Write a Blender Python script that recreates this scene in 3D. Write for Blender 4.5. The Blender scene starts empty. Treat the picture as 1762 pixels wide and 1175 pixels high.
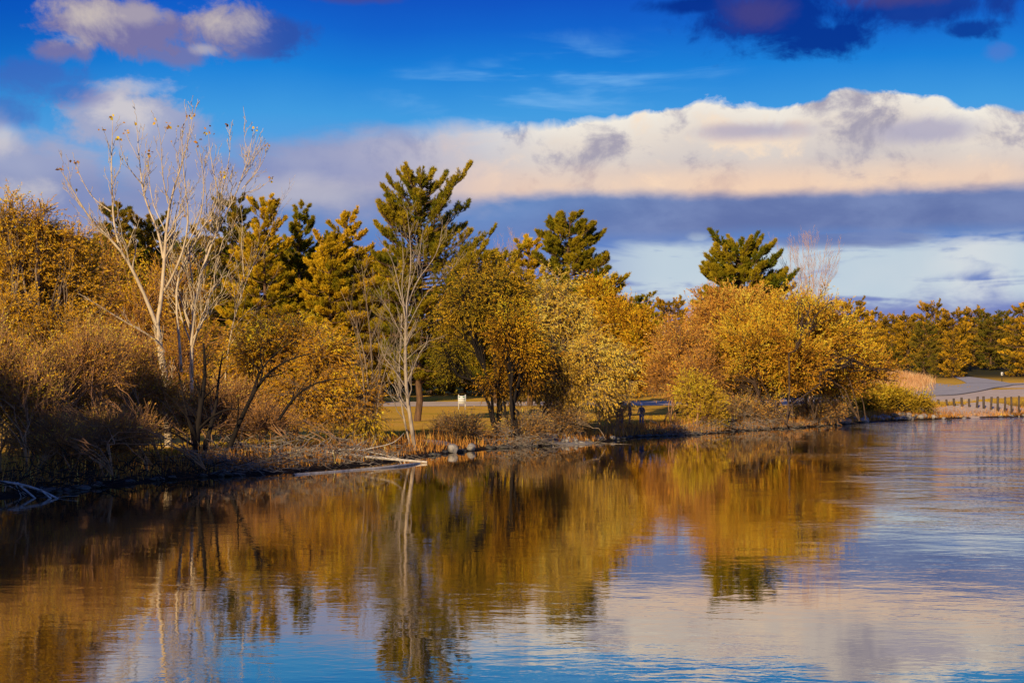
import bpy, math, random
import numpy as np
R = np.random.default_rng(7)
rad = math.radians
F, CX, HY, H = 2447.0, 881.0, 672.0, 3.3      # focal length in photo pixels, principal column, horizon row, eye height (m)
def zb(Y):                                     # height of the park land above the water, rising away from the lake
    return np.interp(Y, [0, 60, 100, 118, 150, 180, 215, 250, 300, 400, 600, 1000], [.6, .6, .6, .8, 1.3, 1.7, 2.6, 3.6, 4.6, 7.2, 17, 42])
def D(Y):                                      # distance scale used for the planting plan below
    Y = float(Y)
    return 8075/(12235/Y-52) if Y <= 125 else 175+(Y-125)*1.6
def P(px, py, Y):
    return PR(px, py, D(Y))
def PR(px, py, Y):
    return np.array([(px-CX)/F*Y, Y, H+(HY-py)/F*Y])
_ys = np.arange(100, 700, .5)
def G(px, py):
    z = H+(HY-py)/F*_ys; Y = _ys[np.argmax(zb(_ys) >= z)]
    return np.array([(px-CX)/F*Y, Y, float(zb(Y))])

sc = bpy.context.scene
col = sc.collection

# ------------------------------------------------------------------ node helpers
def lin(c):
    return tuple(((v/255)/12.92 if v/255 <= .04045 else ((v/255+.055)/1.055)**2.4) for v in c)
class NT:
    def __init__(s, nt): s.nt = nt; s.n = nt.nodes; s.l = nt.links
    def add(s, t, **kw):
        n = s.n.new(t)
        for k, v in kw.items(): setattr(n, k, v)
        return n
    def put(s, sock, v):
        if v is None: return
        if isinstance(v, bpy.types.NodeSocket): s.l.new(v, sock)
        elif isinstance(v, (tuple, list)):
            v = tuple(v)
            if sock.type == 'RGBA' and len(v) == 3: v = v+(1,)
            sock.default_value = v
        else: sock.default_value = v
    def m(s, op, a, b=None, c=None, clamp=False):
        n = s.add('ShaderNodeMath', operation=op, use_clamp=clamp)
        s.put(n.inputs[0], a); s.put(n.inputs[1], b); s.put(n.inputs[2], c)
        return n.outputs[0]
    def ss(s, x, lo, hi, o0=0.0, o1=1.0):
        n = s.add('ShaderNodeMapRange', interpolation_type='SMOOTHSTEP')
        s.put(n.inputs[0], x); s.put(n.inputs[1], lo); s.put(n.inputs[2], hi); s.put(n.inputs[3], o0); s.put(n.inputs[4], o1)
        return n.outputs[0]
    def mix(s, f, a, b, mode='MIX'):
        n = s.add('ShaderNodeMix', data_type='RGBA', blend_type=mode)
        s.put(n.inputs[0], f); s.put(n.inputs[6], a); s.put(n.inputs[7], b)
        return n.outputs[2]
    def ramp(s, x, stops, interp='LINEAR'):
        n = s.add('ShaderNodeValToRGB'); cr = n.color_ramp; cr.interpolation = interp
        while len(cr.elements) < len(stops): cr.elements.new(.5)
        for e, (p, c) in zip(cr.elements, stops):
            e.position = p; e.color = tuple(c)+(1,) if len(c) == 3 else c
        s.put(n.inputs[0], x)
        return n.outputs[0]
    def xyz(s, x, y, z):
        n = s.add('ShaderNodeCombineXYZ'); s.put(n.inputs[0], x); s.put(n.inputs[1], y); s.put(n.inputs[2], z)
        return n.outputs[0]
    def noise(s, vec, scale, detail=4, rough=.5, dist=0.0):
        n = s.add('ShaderNodeTexNoise'); s.put(n.inputs['Vector'], vec)
        n.inputs['Scale'].default_value = scale; n.inputs['Detail'].default_value = detail
        n.inputs['Roughness'].default_value = rough; n.inputs['Distortion'].default_value = dist
        return n.outputs['Fac']

def newmat(name):
    m = bpy.data.materials.new(name); m.use_nodes = True
    t = NT(m.node_tree); t.n.clear()
    out = t.add('ShaderNodeOutputMaterial')
    return m, t, out
def world_pos(t): return t.add('ShaderNodeNewGeometry').outputs['Position']

def leaf_mat(name, stops, trans=.3, clump=.3, gain=2.75, gw=.785):
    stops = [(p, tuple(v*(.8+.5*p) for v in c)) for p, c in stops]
    stops = [(p, (min(c[0]*gain, .92), min(c[1]*gain*gw, .8), c[2]*gain*.8)) for p, c in stops]
    m, t, out = newmat(name)
    tint = t.add('ShaderNodeAttribute', attribute_name='tint').outputs['Fac']
    n = t.noise(world_pos(t), .45, 3)
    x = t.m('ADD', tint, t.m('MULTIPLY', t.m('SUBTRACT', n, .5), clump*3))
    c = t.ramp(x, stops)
    d = t.add('ShaderNodeBsdfDiffuse'); t.put(d.inputs[0], c)
    tr = t.add('ShaderNodeBsdfTranslucent'); t.put(tr.inputs[0], t.mix(1.0, c, (1.0, .85, .5), 'MULTIPLY'))
    mx = t.add('ShaderNodeMixShader'); mx.inputs[0].default_value = trans
    t.l.new(d.outputs[0], mx.inputs[1]); t.l.new(tr.outputs[0], mx.inputs[2])
    t.l.new(mx.outputs[0], out.inputs[0])
    return m
def rough_mat(name, stops, scale=3.0, rough=.85, bump=.3, bscale=None, detail=6, stretch=(1, 1, 1)):
    m, t, out = newmat(name)
    tc = t.add('ShaderNodeTexCoord').outputs['Object']
    mp = t.add('ShaderNodeMapping'); t.put(mp.inputs[0], tc); mp.inputs['Scale'].default_value = stretch
    n = t.noise(mp.outputs[0], scale, detail, .6)
    c = t.ramp(n, stops)
    b = t.add('ShaderNodeBsdfPrincipled'); t.put(b.inputs['Base Color'], c)
    b.inputs['Roughness'].default_value = rough; b.inputs['Specular IOR Level'].default_value = .25
    bp = t.add('ShaderNodeBump'); bp.inputs['Strength'].default_value = bump; bp.inputs['Distance'].default_value = .05
    t.put(bp.inputs['Height'], t.noise(mp.outputs[0], bscale or scale*3, 6, .6)); t.l.new(bp.outputs[0], b.inputs['Normal'])
    t.l.new(b.outputs[0], out.inputs[0])
    return m

M = {}
M['gold'] = leaf_mat('gold_leaves', [(0, (.09, .055, .010)), (.35, (.28, .16, .014)), (.65, (.48, .28, .018)), (1, (.62, .42, .05))])
M['amber'] = leaf_mat('amber_leaves', [(0, (.07, .05, .008)), (.3, (.22, .125, .010)), (.6, (.44, .225, .010)), (.85, (.52, .32, .015)), (1, (.34, .34, .03))])
M['pale'] = leaf_mat('pale_gold_leaves', [(0, (.14, .08, .014)), (.4, (.38, .22, .025)), (.7, (.56, .36, .055)), (1, (.70, .52, .12))], gw=.93)
M['olive'] = leaf_mat('olive_leaves', [(0, (.05, .07, .008)), (.4, (.17, .15, .01)), (.7, (.32, .20, .012)), (1, (.42, .30, .03))])
M['leftgold'] = leaf_mat('ripe_leaves', [(0, (.08, .09, .01)), (.35, (.26, .17, .01)), (.65, (.46, .22, .01)), (1, (.55, .33, .02))])
M['green'] = leaf_mat('yellow_green_leaves', [(0, (.05, .055, .01)), (.5, (.22, .17, .012)), (1, (.40, .30, .02))])
M['brown'] = leaf_mat('brown_leaves', [(0, (.10, .06, .015)), (.5, (.28, .165, .025)), (1, (.46, .28, .04))])
M['needle'] = leaf_mat('pine_needles', [(0, (.018, .035, .006)), (.35, (.075, .08, .008)), (.65, (.21, .145, .010)), (1, (.30, .20, .014))], trans=.12, clump=.15, gain=1.75, gw=1.04)
M['needle_gold'] = leaf_mat('golden_needles', [(0, (.05, .07, .008)), (.35, (.20, .15, .010)), (.7, (.36, .22, .012)), (1, (.46, .28, .02))], trans=.15, clump=.35, gain=2.0, gw=.98)
M['needle_rust'] = leaf_mat('rusty_needles', [(0, (.02, .028, .006)), (.35, (.08, .06, .008)), (.65, (.24, .135, .010)), (1, (.36, .19, .012))], trans=.12, clump=.3, gw=.95)  # rust end of the ramp stands in for sunlit sides
M['needle_dark'] = leaf_mat('dark_needles', [(0, (.018, .028, .008)), (.4, (.05, .05, .008)), (.8, (.14, .09, .012)), (1, (.22, .13, .015))], trans=.1, clump=.15, gw=.96)
M['grass_dry'] = leaf_mat('dry_grass_blades', [(0, (.05, .03, .01)), (.45, (.17, .09, .02)), (.8, (.30, .17, .03)), (1, (.42, .27, .07))], trans=.2)
M['grass_tan'] = leaf_mat('tan_grass_blades', [(0, (.14, .09, .03)), (.5, (.32, .21, .09)), (1, (.42, .31, .16))], trans=.3)
M['bark_pale'] = rough_mat('pale_bark', [(.35, (.16, .11, .07)), (.43, (.55, .42, .27)), (.8, (.80, .66, .46))], 4, bump=.3, stretch=(1, 1, .4))
M['bark_grey'] = rough_mat('grey_bark', [(.3, (.11, .075, .05)), (.7, (.38, .27, .17))], 5, bump=.5, stretch=(1, 1, .25))
M['bark_dark'] = rough_mat('dark_bark', [(.3, (.008, .006, .005)), (.7, (.024, .016, .012))], 5, bump=.5, stretch=(1, 1, .25))  # near black: shade on the waterline stems is put into the colour
M['bark_stem'] = rough_mat('stem_bark', [(.3, (.04, .025, .015)), (.7, (.15, .09, .05))], 5, bump=.4, stretch=(1, 1, .3))
M['bark_pine'] = rough_mat('pine_bark', [(.3, (.06, .035, .02)), (.7, (.22, .12, .06))], 5, bump=.6, stretch=(1, 1, .25))
M['bark_silver'] = rough_mat('silver_bark', [(.3, (.20, .15, .11)), (.7, (.52, .42, .31))], 4, bump=.3, stretch=(1, 1, .4))
M['bark_twig'] = rough_mat('twig_bark', [(.3, (.22, .105, .05)), (.7, (.48, .26, .11))], 2, bump=.1)
M['bark_pink'] = rough_mat('pinkish_twigs', [(.3, (.45, .28, .2)), (.7, (.65, .42, .30))], 2, bump=.1)
M['driftwood'] = rough_mat('driftwood', [(.3, (.07, .055, .045)), (.7, (.34, .28, .22))], 4, bump=.4)
M['log_pale'] = rough_mat('bleached_wood', [(.3, (.30, .25, .20)), (.7, (.72, .64, .54))], 4, bump=.4, stretch=(1, 1, 1))
M['rock_pale'] = rough_mat('pale_rock', [(.3, (.16, .145, .13)), (.7, (.42, .38, .34))], 3, bump=.6)
M['rock_dark'] = rough_mat('wet_rock', [(.3, (.035, .035, .028)), (.7, (.13, .12, .095))], 3, rough=.6, bump=.6)
M['post'] = rough_mat('weathered_post', [(.3, (.05, .038, .03)), (.7, (.15, .11, .085))], 6, bump=.4, stretch=(1, 1, .2))

# ------------------------------------------------------------------ object helpers
def thing(name, label, cat, loc=(0, 0, 0), rotz=0, group=None):
    o = bpy.data.objects.new(name, None); col.objects.link(o)
    o.empty_display_size = .3
    o.location = tuple(float(v) for v in loc); o.rotation_euler = (0, 0, rotz)
    o['label'] = label; o['category'] = cat
    if group: o['group'] = group
    return o
def quads(name, V, Fq, mat, parent=None, tint=None, smooth=False):
    V = np.ascontiguousarray(V, dtype=np.float32); Fq = np.ascontiguousarray(Fq, dtype=np.int32)
    me = bpy.data.meshes.new(name)
    me.vertices.add(len(V)); me.vertices.foreach_set('co', V.ravel())
    nf, k = Fq.shape
    me.loops.add(nf*k); me.loops.foreach_set('vertex_index', Fq.ravel())
    me.polygons.add(nf)
    me.polygons.foreach_set('loop_start', np.arange(0, nf*k, k, dtype=np.int32))
    try: me.polygons.foreach_set('loop_total', np.full(nf, k, dtype=np.int32))
    except Exception: pass
    if smooth: me.polygons.foreach_set('use_smooth', np.ones(nf, dtype=bool))
    me.update(calc_edges=True)
    if tint is not None:
        a = me.attributes.new('tint', 'FLOAT', 'POINT'); a.data.foreach_set('value', np.ascontiguousarray(tint, dtype=np.float32))
    me.materials.append(mat)
    o = bpy.data.objects.new(name, me); col.objects.link(o)
    if parent: o.parent = parent
    return o
def tag(o, label=None, cat=None, group=None, kind=None):
    if label: o['label'] = label
    if cat: o['category'] = cat
    if group: o['group'] = group
    if kind: o['kind'] = kind
    return o
def copy_tree(o, parent=None):
    c = o.copy(); col.objects.link(c); c.parent = parent
    for ch in list(o.children): copy_tree(ch, c)
    return c
class Buf:
    def __init__(s): s.V = []; s.F = []; s.T = []; s.n = 0
    def add(s, V, Fq, T=None):
        s.V.append(V); s.F.append(Fq+s.n); s.n += len(V)
        s.T.append(np.zeros(len(V)) if T is None else T)
    def build(s, name, mat, parent=None, tint=False, smooth=False):
        return quads(name, np.concatenate(s.V), np.concatenate(s.F), mat, parent, np.concatenate(s.T) if tint else None, smooth)
def nrm(v): return v/np.maximum(np.linalg.norm(v, axis=-1, keepdims=True), 1e-9)
def rdir(n): return nrm(R.normal(size=(n, 3)))

def tubes(Pt, Ra, n=4):
    """Pt (B,k,3), Ra (B,k) -> verts, quads"""
    B, k, _ = Pt.shape
    T = np.empty_like(Pt); T[:, 1:-1] = Pt[:, 2:]-Pt[:, :-2]; T[:, 0] = Pt[:, 1]-Pt[:, 0]; T[:, -1] = Pt[:, -1]-Pt[:, -2]
    T = nrm(T)
    tot = nrm(Pt[:, -1]-Pt[:, 0])
    ref = np.where(np.abs(tot[:, 2:3]) > .75, np.array([[1., 0, 0]]), np.array([[0, 0, 1.]]))[:, None, :]
    U = nrm(np.cross(T, ref)); W = np.cross(T, U)
    a = np.arange(n)*2*np.pi/n
    V = Pt[:, :, None, :] + Ra[:, :, None, None]*(np.cos(a)[None, None, :, None]*U[:, :, None, :]+np.sin(a)[None, None, :, None]*W[:, :, None, :])
    idx = np.arange(B*k*n).reshape(B, k, n)
    A = idx[:, :-1, :]; C = idx[:, 1:, :]
    Fq = np.stack([A, np.roll(A, -1, 2), np.roll(C, -1, 2), C], -1).reshape(-1, 4)
    return V.reshape(-1, 3), Fq
def bez(P0, D0, P1, k, wob=.04, D1=None):
    """curved polylines from P0 leaving along D0 to P1. all (B,3)"""
    L = np.linalg.norm(P1-P0, axis=1, keepdims=True)
    C1 = P0+D0*L*.4
    C2 = P1-(D1 if D1 is not None else nrm(P1-P0)*.6+D0*.2)*L*.33
    t = np.linspace(0, 1, k)[None, :, None]
    Q = (1-t)**3*P0[:, None]+3*(1-t)**2*t*C1[:, None]+3*(1-t)*t*t*C2[:, None]+t**3*P1[:, None]
    W = R.normal(size=Q.shape)*wob*L[:, None]*np.sin(np.pi*t)**.5
    return Q+W
def lerp_at(Pl, t):
    """Pl (B,k,3), t (B,) -> points, tangents"""
    B, k, _ = Pl.shape
    x = np.clip(t, 0, .999)*(k-1); i = x.astype(int); f = (x-i)[:, None]
    b = np.arange(B)
    return Pl[b, i]*(1-f)+Pl[b, i+1]*f, nrm(Pl[b, i+1]-Pl[b, i])
def resample(pl, k):
    pl = np.asarray(pl, float)
    d = np.r_[0, np.cumsum(np.linalg.norm(np.diff(pl, axis=0), axis=1))]
    # smooth a little with catmull sampling
    t = np.linspace(0, d[-1], k)
    out = np.stack([np.interp(t, d, pl[:, j]) for j in range(3)], 1)
    for _ in range(2): out[1:-1] = out[1:-1]*.5+(out[:-2]+out[2:])*.25
    return out
def leaves(Pc, D, length, width, jit=.6, face=0):
    """leaf diamonds at Pc pointing along D"""
    n = len(Pc)
    D = nrm(D+R.normal(size=(n, 3))*jit)
    S = nrm(np.cross(D, rdir(n)+np.array([-.35, -.85, .45])*face))     # leaves tend to turn their blades to the light
    l = length*R.uniform(.6, 1.35, (n, 1)); w = width*R.uniform(.6, 1.3, (n, 1))
    N = np.cross(D, S)
    v0 = Pc; v2 = Pc+D*l
    mid = Pc+D*l*.45+N*l*.08
    V = np.stack([v0, mid+S*w*.5, v2, mid-S*w*.5], 1).reshape(-1, 3)
    return V, np.arange(4*n).reshape(-1, 4)

# ------------------------------------------------------------------ terrain
shore_px = [(-60, 866), (0, 857), (150, 842), (330, 822), (420, 818), (500, 812), (590, 805), (660, 797), (720, 788), (790, 778), (850, 772), (960, 766), (1010, 764), (1050, 759),
            (1100, 752), (1200, 748), (1275, 742), (1400, 735), (1470, 729), (1540, 724), (1600, 722), (1680, 719), (1762, 717), (1900, 714)]
shore = [tuple(PR(x, y, H*F/(y-HY))[:2]) for x, y in shore_px]
lake = [(-24, 44), (-20, 25), (-18, 5), (-18, -40), (150, -40), (190, 60), (220, 190), (110, 205)]
lake_poly = np.array(shore+lake[::-1])
def sdist(X, Y):
    """signed distance to the lake shore: + on land, - in the lake"""
    X = np.asarray(X, float); Y = np.asarray(Y, float)
    d = np.full(X.shape, 1e9); inside = np.zeros(X.shape, bool)
    n = len(lake_poly)
    for i in range(n):
        x0, y0 = lake_poly[i]; x1, y1 = lake_poly[(i+1) % n]
        ex, ey = x1-x0, y1-y0
        t = np.clip(((X-x0)*ex+(Y-y0)*ey)/(ex*ex+ey*ey), 0, 1)
        d = np.minimum(d, np.hypot(X-x0-t*ex, Y-y0-t*ey))
        c = ((y0 > Y) != (y1 > Y))
        xi = (x1-x0)*(Y-y0)/((y1-y0) if y1 != y0 else 1e-9)+x0
        inside ^= c & (X < xi)
    return np.where(inside, -d, d)
def vnoise(X, Y, s, seed=0):
    return (np.sin(X*s*1.3+seed)*np.cos(Y*s*1.7+seed*2.1)+np.sin(X*s*2.9+Y*s*2.3+seed*3)*.5+np.cos(Y*s*4.1-X*s*3.7+seed)*.3)/1.8
def smst(x, a, b):
    t = np.clip((x-a)/(b-a), 0, 1); return t*t*(3-2*t)
def hgt(X, Y):
    X = np.asarray(X, float); Y = np.asarray(Y, float)
    s = sdist(X, Y)+vnoise(X, Y, .9, 1)*.35
    land = .12*smst(s, 0, .5)+.38*smst(s, .4, 3.5)+(zb(Y)-.5)*smst(s, 3, 9)
    bank = vnoise(X, Y, 1.6, 4)*.05*smst(s, .2, 1.5)*(1-smst(s, 6, 9))
    z = np.where(s > 0, land+bank, np.maximum(s*.35, -1.6))
    # grassy mound beside the far road
    z = z+2.3*np.exp(-(((X-63)/15)**2+((Y-262)/14)**2))*smst(s, 5, 15)
    # unseen rise left of the lake, added to shade the left bank
    q = X*.34+Y*.94+2; r = X*.94-Y*.34+44
    z = z+7.0*np.exp(-(q/12)**2)*(1-smst(np.abs(r), 15, 29))*smst(s, 2, 12)
    # far low hills behind the woods
    return z
def axis(lo, hi, dlo, dhi, st):
    a = np.arange(dlo, dhi+1e-6, st)
    def ext(start, end):
        v = []; x = start; s = st
        sg = 1 if end > start else -1
        while abs(x-start) < abs(end-start):
            s = min(s*1.18, 80); x += sg*s; v.append(x)
        return v
    return np.array(ext(dlo, lo)[::-1]+list(a)+ext(dhi, hi))
gx = axis(-2500, 2500, -45, 90, .6); gy = axis(-400, 3500, 34, 200, .6); gy = np.r_[gy[gy <= 200], np.arange(202, 420, 2), gy[gy > 422]]
XX, YY = np.meshgrid(gx, gy); ZZ = hgt(XX, YY)
V = np.stack([XX, YY, ZZ], -1).reshape(-1, 3)
idx = np.arange(len(V)).reshape(XX.shape)
Fq = np.stack([idx[:-1, :-1], idx[:-1, 1:], idx[1:, 1:], idx[1:, :-1]], -1).reshape(-1, 4)
S = sdist(XX, YY).ravel()

m, t, out = newmat('park_ground')
wp = world_pos(t)
at = t.add('ShaderNodeAttribute', attribute_name='tint').outputs['Fac']     # distance from the shore in metres
sx = t.add('ShaderNodeMapping'); t.put(sx.inputs[0], wp); sx.inputs['Scale'].default_value = (.35, 1.2, 1)
n1 = t.noise(sx.outputs[0], .22, 5, .6); n2 = t.noise(wp, 2.5, 6, .7); n3 = t.noise(wp, 14, 4, .7)
grass = t.ramp(t.m('ADD', t.m('MULTIPLY', n1, .75), t.m('MULTIPLY', n2, .25)), [(.32, (.16, .17, .014)), (.40, (.52, .36, .022)), (.46, (.80, .45, .035)), (.60, (.85, .47, .07))])
grass = t.mix(t.ss(n3, .35, .7), grass, t.mix(.6, grass, (.62, .32, .03)))
grass = t.mix(t.ss(at, 120, 220), grass, (.05, .045, .015))
litter = t.ramp(n2, [(.3, (.03, .018, .009)), (.5, (.13, .07, .028)), (.7, (.26, .15, .06))])
wet = (.018, .012, .008)
edge = t.m('ADD', at, t.m('MULTIPLY', t.m('SUBTRACT', n2, .5), 4.0))
c = t.mix(t.ss(edge, 5.0, 9.0), litter, grass)
c = t.mix(t.ss(edge, .3, 1.3), wet, c)
b = t.add('ShaderNodeBsdfPrincipled'); t.put(b.inputs['Base Color'], c); b.inputs['Roughness'].default_value = .95; b.inputs['Specular IOR Level'].default_value = .1
bp = t.add('ShaderNodeBump'); bp.inputs['Strength'].default_value = .6; bp.inputs['Distance'].default_value = .08
t.put(bp.inputs['Height'], t.m('ADD', n3, n2)); t.l.new(bp.outputs[0], b.inputs['Normal']); t.l.new(b.outputs[0], out.inputs[0])
M['ground'] = m
tag(quads('ground', V, Fq, M['ground'], tint=S, smooth=True), kind='structure')

# ------------------------------------------------------------------ water
m, t, out = newmat('lake_water')
wp = world_pos(t)
sp = t.add('ShaderNodeSeparateXYZ'); t.put(sp.inputs[0], wp)
X, Yc = sp.outputs[0], sp.outputs[1]
mp = t.add('ShaderNodeMapping'); t.put(mp.inputs[0], wp); mp.inputs['Rotation'].default_value = (0, 0, rad(12)); mp.inputs['Scale'].default_value = (.55, 1, 1)
big = t.noise(wp, .06, 3, .6)
# wind patch towards the open right-hand water
wx = t.m('SUBTRACT', X, t.m('MULTIPLY', Yc, .235))
wind = t.m('MULTIPLY', t.ss(t.m('ADD', wx, t.m('MULTIPLY', t.m('SUBTRACT', big, .5), 14)), -3.5, 5.0), t.ss(t.m('ADD', Yc, t.m('MULTIPLY', t.m('SUBTRACT', big, .5), 20)), 30, 45))
w1 = t.noise(mp.outputs[0], 2.3, 3, .55, .3)
w2 = t.noise(mp.outputs[0], 7.5, 3, .55, .2)
w3 = t.noise(mp.outputs[0], .55, 2, .5, .3)
near = t.ss(Yc, 75, 22)
amp = t.m('ADD', t.m('MULTIPLY', near, .06), t.m('ADD', .026, t.m('MULTIPLY', wind, 1.25)))
patch = t.ss(t.noise(wp, .16, 3, .6), .35, .7, .35, 1.3)
amp = t.m('MULTIPLY', amp, patch)
w4 = t.noise(mp.outputs[0], 1.1, 3, .6, .4)
hgtn = t.m('ADD', t.m('MULTIPLY', w1, .050), t.m('ADD', t.m('MULTIPLY', w2, .012), t.m('ADD', t.m('MULTIPLY', w3, .045), t.m('MULTIPLY', t.m('MULTIPLY', w4, wind), .11))))
bp = t.add('ShaderNodeBump'); bp.inputs['Strength'].default_value = 1; bp.inputs['Distance'].default_value = 1.0
t.put(bp.inputs['Height'], t.m('MULTIPLY', hgtn, amp))
d_ = t.add('ShaderNodeBsdfDiffuse'); d_.inputs[0].default_value = (.014, .011, .006, 1)
g_ = t.add('ShaderNodeBsdfGlossy'); g_.inputs[0].default_value = (1, .94, .86, 1); t.put(g_.inputs['Roughness'], t.ss(wind, 0, 1, .006, .02)); t.l.new(bp.outputs[0], g_.inputs['Normal'])
fr = t.add('ShaderNodeFresnel'); fr.inputs[0].default_value = 1.33; t.l.new(bp.outputs[0], fr.inputs['Normal'])
mxs = t.add('ShaderNodeMixShader'); t.put(mxs.inputs[0], t.m('POWER', fr.outputs[0], .40)); t.l.new(d_.outputs[0], mxs.inputs[1]); t.l.new(g_.outputs[0], mxs.inputs[2])
t.l.new(mxs.outputs[0], out.inputs[0])
M['water'] = m
wv = np.array([[-60, -60, 0], [230, -60, 0], [230, 235, 0], [-60, 235, 0]], float)
tag(quads('lake_water', wv, np.array([[0, 1, 2, 3]]), M['water']), kind='structure')

# ------------------------------------------------------------------ road, lot, kerb
def strip_poly(name, near, far, z, mat):
    A = np.array(near, float); B = np.array(far, float)
    n = 60
    def rs(a):
        tt = np.linspace(0, 1, len(a)); u = np.linspace(0, 1, n); return np.stack([np.interp(u, tt, a[:, j]) for j in range(2)], 1)
    A, B = rs(A), rs(B)
    rows = 8; Vv = []
    for r in range(rows):
        f = r/(rows-1); pq = A*(1-f)+B*f
        Vv.append(np.c_[pq, hgt(pq[:, 0], pq[:, 1])+z])
    Vv = np.concatenate(Vv); ii = np.arange(rows*n).reshape(rows, n)
    Fv = np.stack([ii[:-1, :-1], ii[:-1, 1:], ii[1:, 1:], ii[1:, :-1]], -1).reshape(-1, 4)
    return tag(quads(name, Vv, Fv, mat), kind='structure')
def paved(name, c1, c2, sc_=.5):
    m, t, out = newmat(name); wp = world_pos(t)
    a = t.noise(wp, sc_, 5, .65); g = t.noise(wp, 30, 2, .6)
    c = t.mix(t.ss(a, .35, .65), c1, c2); c = t.mix(t.m('MULTIPLY', g, .35), c, tuple(v*.55 for v in c1))
    b = t.add('ShaderNodeBsdfPrincipled'); t.put(b.inputs['Base Color'], c); b.inputs['Roughness'].default_value = .9
    t.l.new(b.outputs[0], out.inputs[0]); return m
M['asphalt'] = paved('worn_asphalt', (.42, .39, .37), (.54, .49, .44))
M['gravel'] = paved('pale_gravel', (.66, .50, .36), (.80, .62, .45))
M['kerbm'] = rough_mat('kerb_stone', [(.3, (.10, .08, .07)), (.7, (.2, .17, .15))], 2)
g2 = lambda x, y: tuple(G(x, y)[:2])
line = [(1330, 688.5), (1500, 685), (1605, 682), (1640, 681), (1680, 675), (1720, 668), (1745, 662.5), (1790, 660)]
strip_poly('park_path', [g2(-600, 699), g2(300, 699), g2(700, 699.5), g2(1000, 698), g2(1330, 697.5), g2(1600, 697), g2(2000, 696)],
           [g2(-600, 692.5), g2(300, 692), g2(700, 691.5), g2(1000, 691), g2(1330, 688.8), g2(1500, 685.3), g2(1605, 682.3), g2(1640, 681.3), g2(1680, 675.3), g2(1720, 668.3), g2(1745, 662.8), g2(1790, 660.2), g2(2100, 659)], .03, M['gravel'])
strip_poly('road', [g2(*p) for p in line]+[g2(1900, 659)], [g2(1330, 687), g2(1480, 681), g2(1600, 668.5), g2(1640, 663.5), g2(1665, 659), g2(1690, 657.5), g2(1735, 659.5), g2(1900, 658.5)], .06, M['asphalt'])
strip_poly('side_road', [g2(1664, 659.5), g2(1700, 659), g2(1745, 661)], [g2(1640, 648), g2(1664, 648), g2(1700, 652.5)], .09, M['asphalt'])
kp = np.array([list(g2(*p)) for p in line[1:]])
kb = Buf()
k3 = resample(np.c_[kp, hgt(kp[:, 0], kp[:, 1])], 40); k3[:, 2] = hgt(k3[:, 0], k3[:, 1])
tg = np.gradient(k3, axis=0); nn = nrm(np.c_[-tg[:, 1], tg[:, 0], np.zeros(40)])
prof = [(-.18, -.1), (-.18, .13), (-.14, .15), (.14, .15), (.18, .13), (.18, -.1)]
Vk = np.concatenate([k3+nn*a+np.array([0, 0, b_]) for a, b_ in prof]); ii = np.arange(len(prof)*40).reshape(len(prof), 40)
tag(quads('kerb', Vk, np.stack([ii[:-1, :-1], ii[:-1, 1:], ii[1:, 1:], ii[1:, :-1]], -1).reshape(-1, 4), M['kerbm']), kind='structure')
# pale patches on the shore: a gravel bar and a painted water reflection
def shore_patch(name, px0, px1, y0, y1, Yz, mat):
    pts = []
    n = 24
    for i in range(n):
        a = 2*np.pi*i/n; r = 1+.15*math.sin(3*a+px0)+.1*math.sin(7*a)
        q = PR((px0+px1)/2+math.cos(a)*(px1-px0)/2*r, 0, Yz); pts.append([q[0], Yz+math.sin(a)*y1*r])
    pts = np.array(pts); cen = pts.mean(0)
    rings = [pts*(f)+cen*(1-f) for f in (1, .75, .5, .25, .02)]
    Vv = np.concatenate([np.c_[r, hgt(r[:, 0], r[:, 1])+.03] for r in rings]); ii = np.arange(len(rings)*n).reshape(len(rings), n)
    Fv = np.stack([ii[:-1], np.roll(ii[:-1], -1, 1), np.roll(ii[1:], -1, 1), ii[1:]], -1).reshape(-1, 4)
    return tag(quads(name, Vv, Fv, mat), kind='structure')
shore_patch('gravel_glint_patch', 925, 1045, 0, 2.0, 88.0, M['rock_pale'])
shore_patch('gravel_glint_patch', 716, 790, 0, .9, 79.5, M['rock_pale'])  # pale sheet standing in for the bright reflection of a water inlet

# ------------------------------------------------------------------ trees and shrubs
def LB(px, py, rx, ry, Y, dep=None):
    s = D(Y)/F
    c = P(px, py, Y); r = np.array([rx*s, dep if dep else (rx+ry)*.5*s*.85, ry*s])
    return (c, r)
def base_at(px, Y, raw=False):
    Y = Y if raw else D(Y)
    x = (px-CX)/F*Y
    return np.array([x, Y, float(hgt(np.array([x]), np.array([Y]))[0])-.05])

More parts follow.
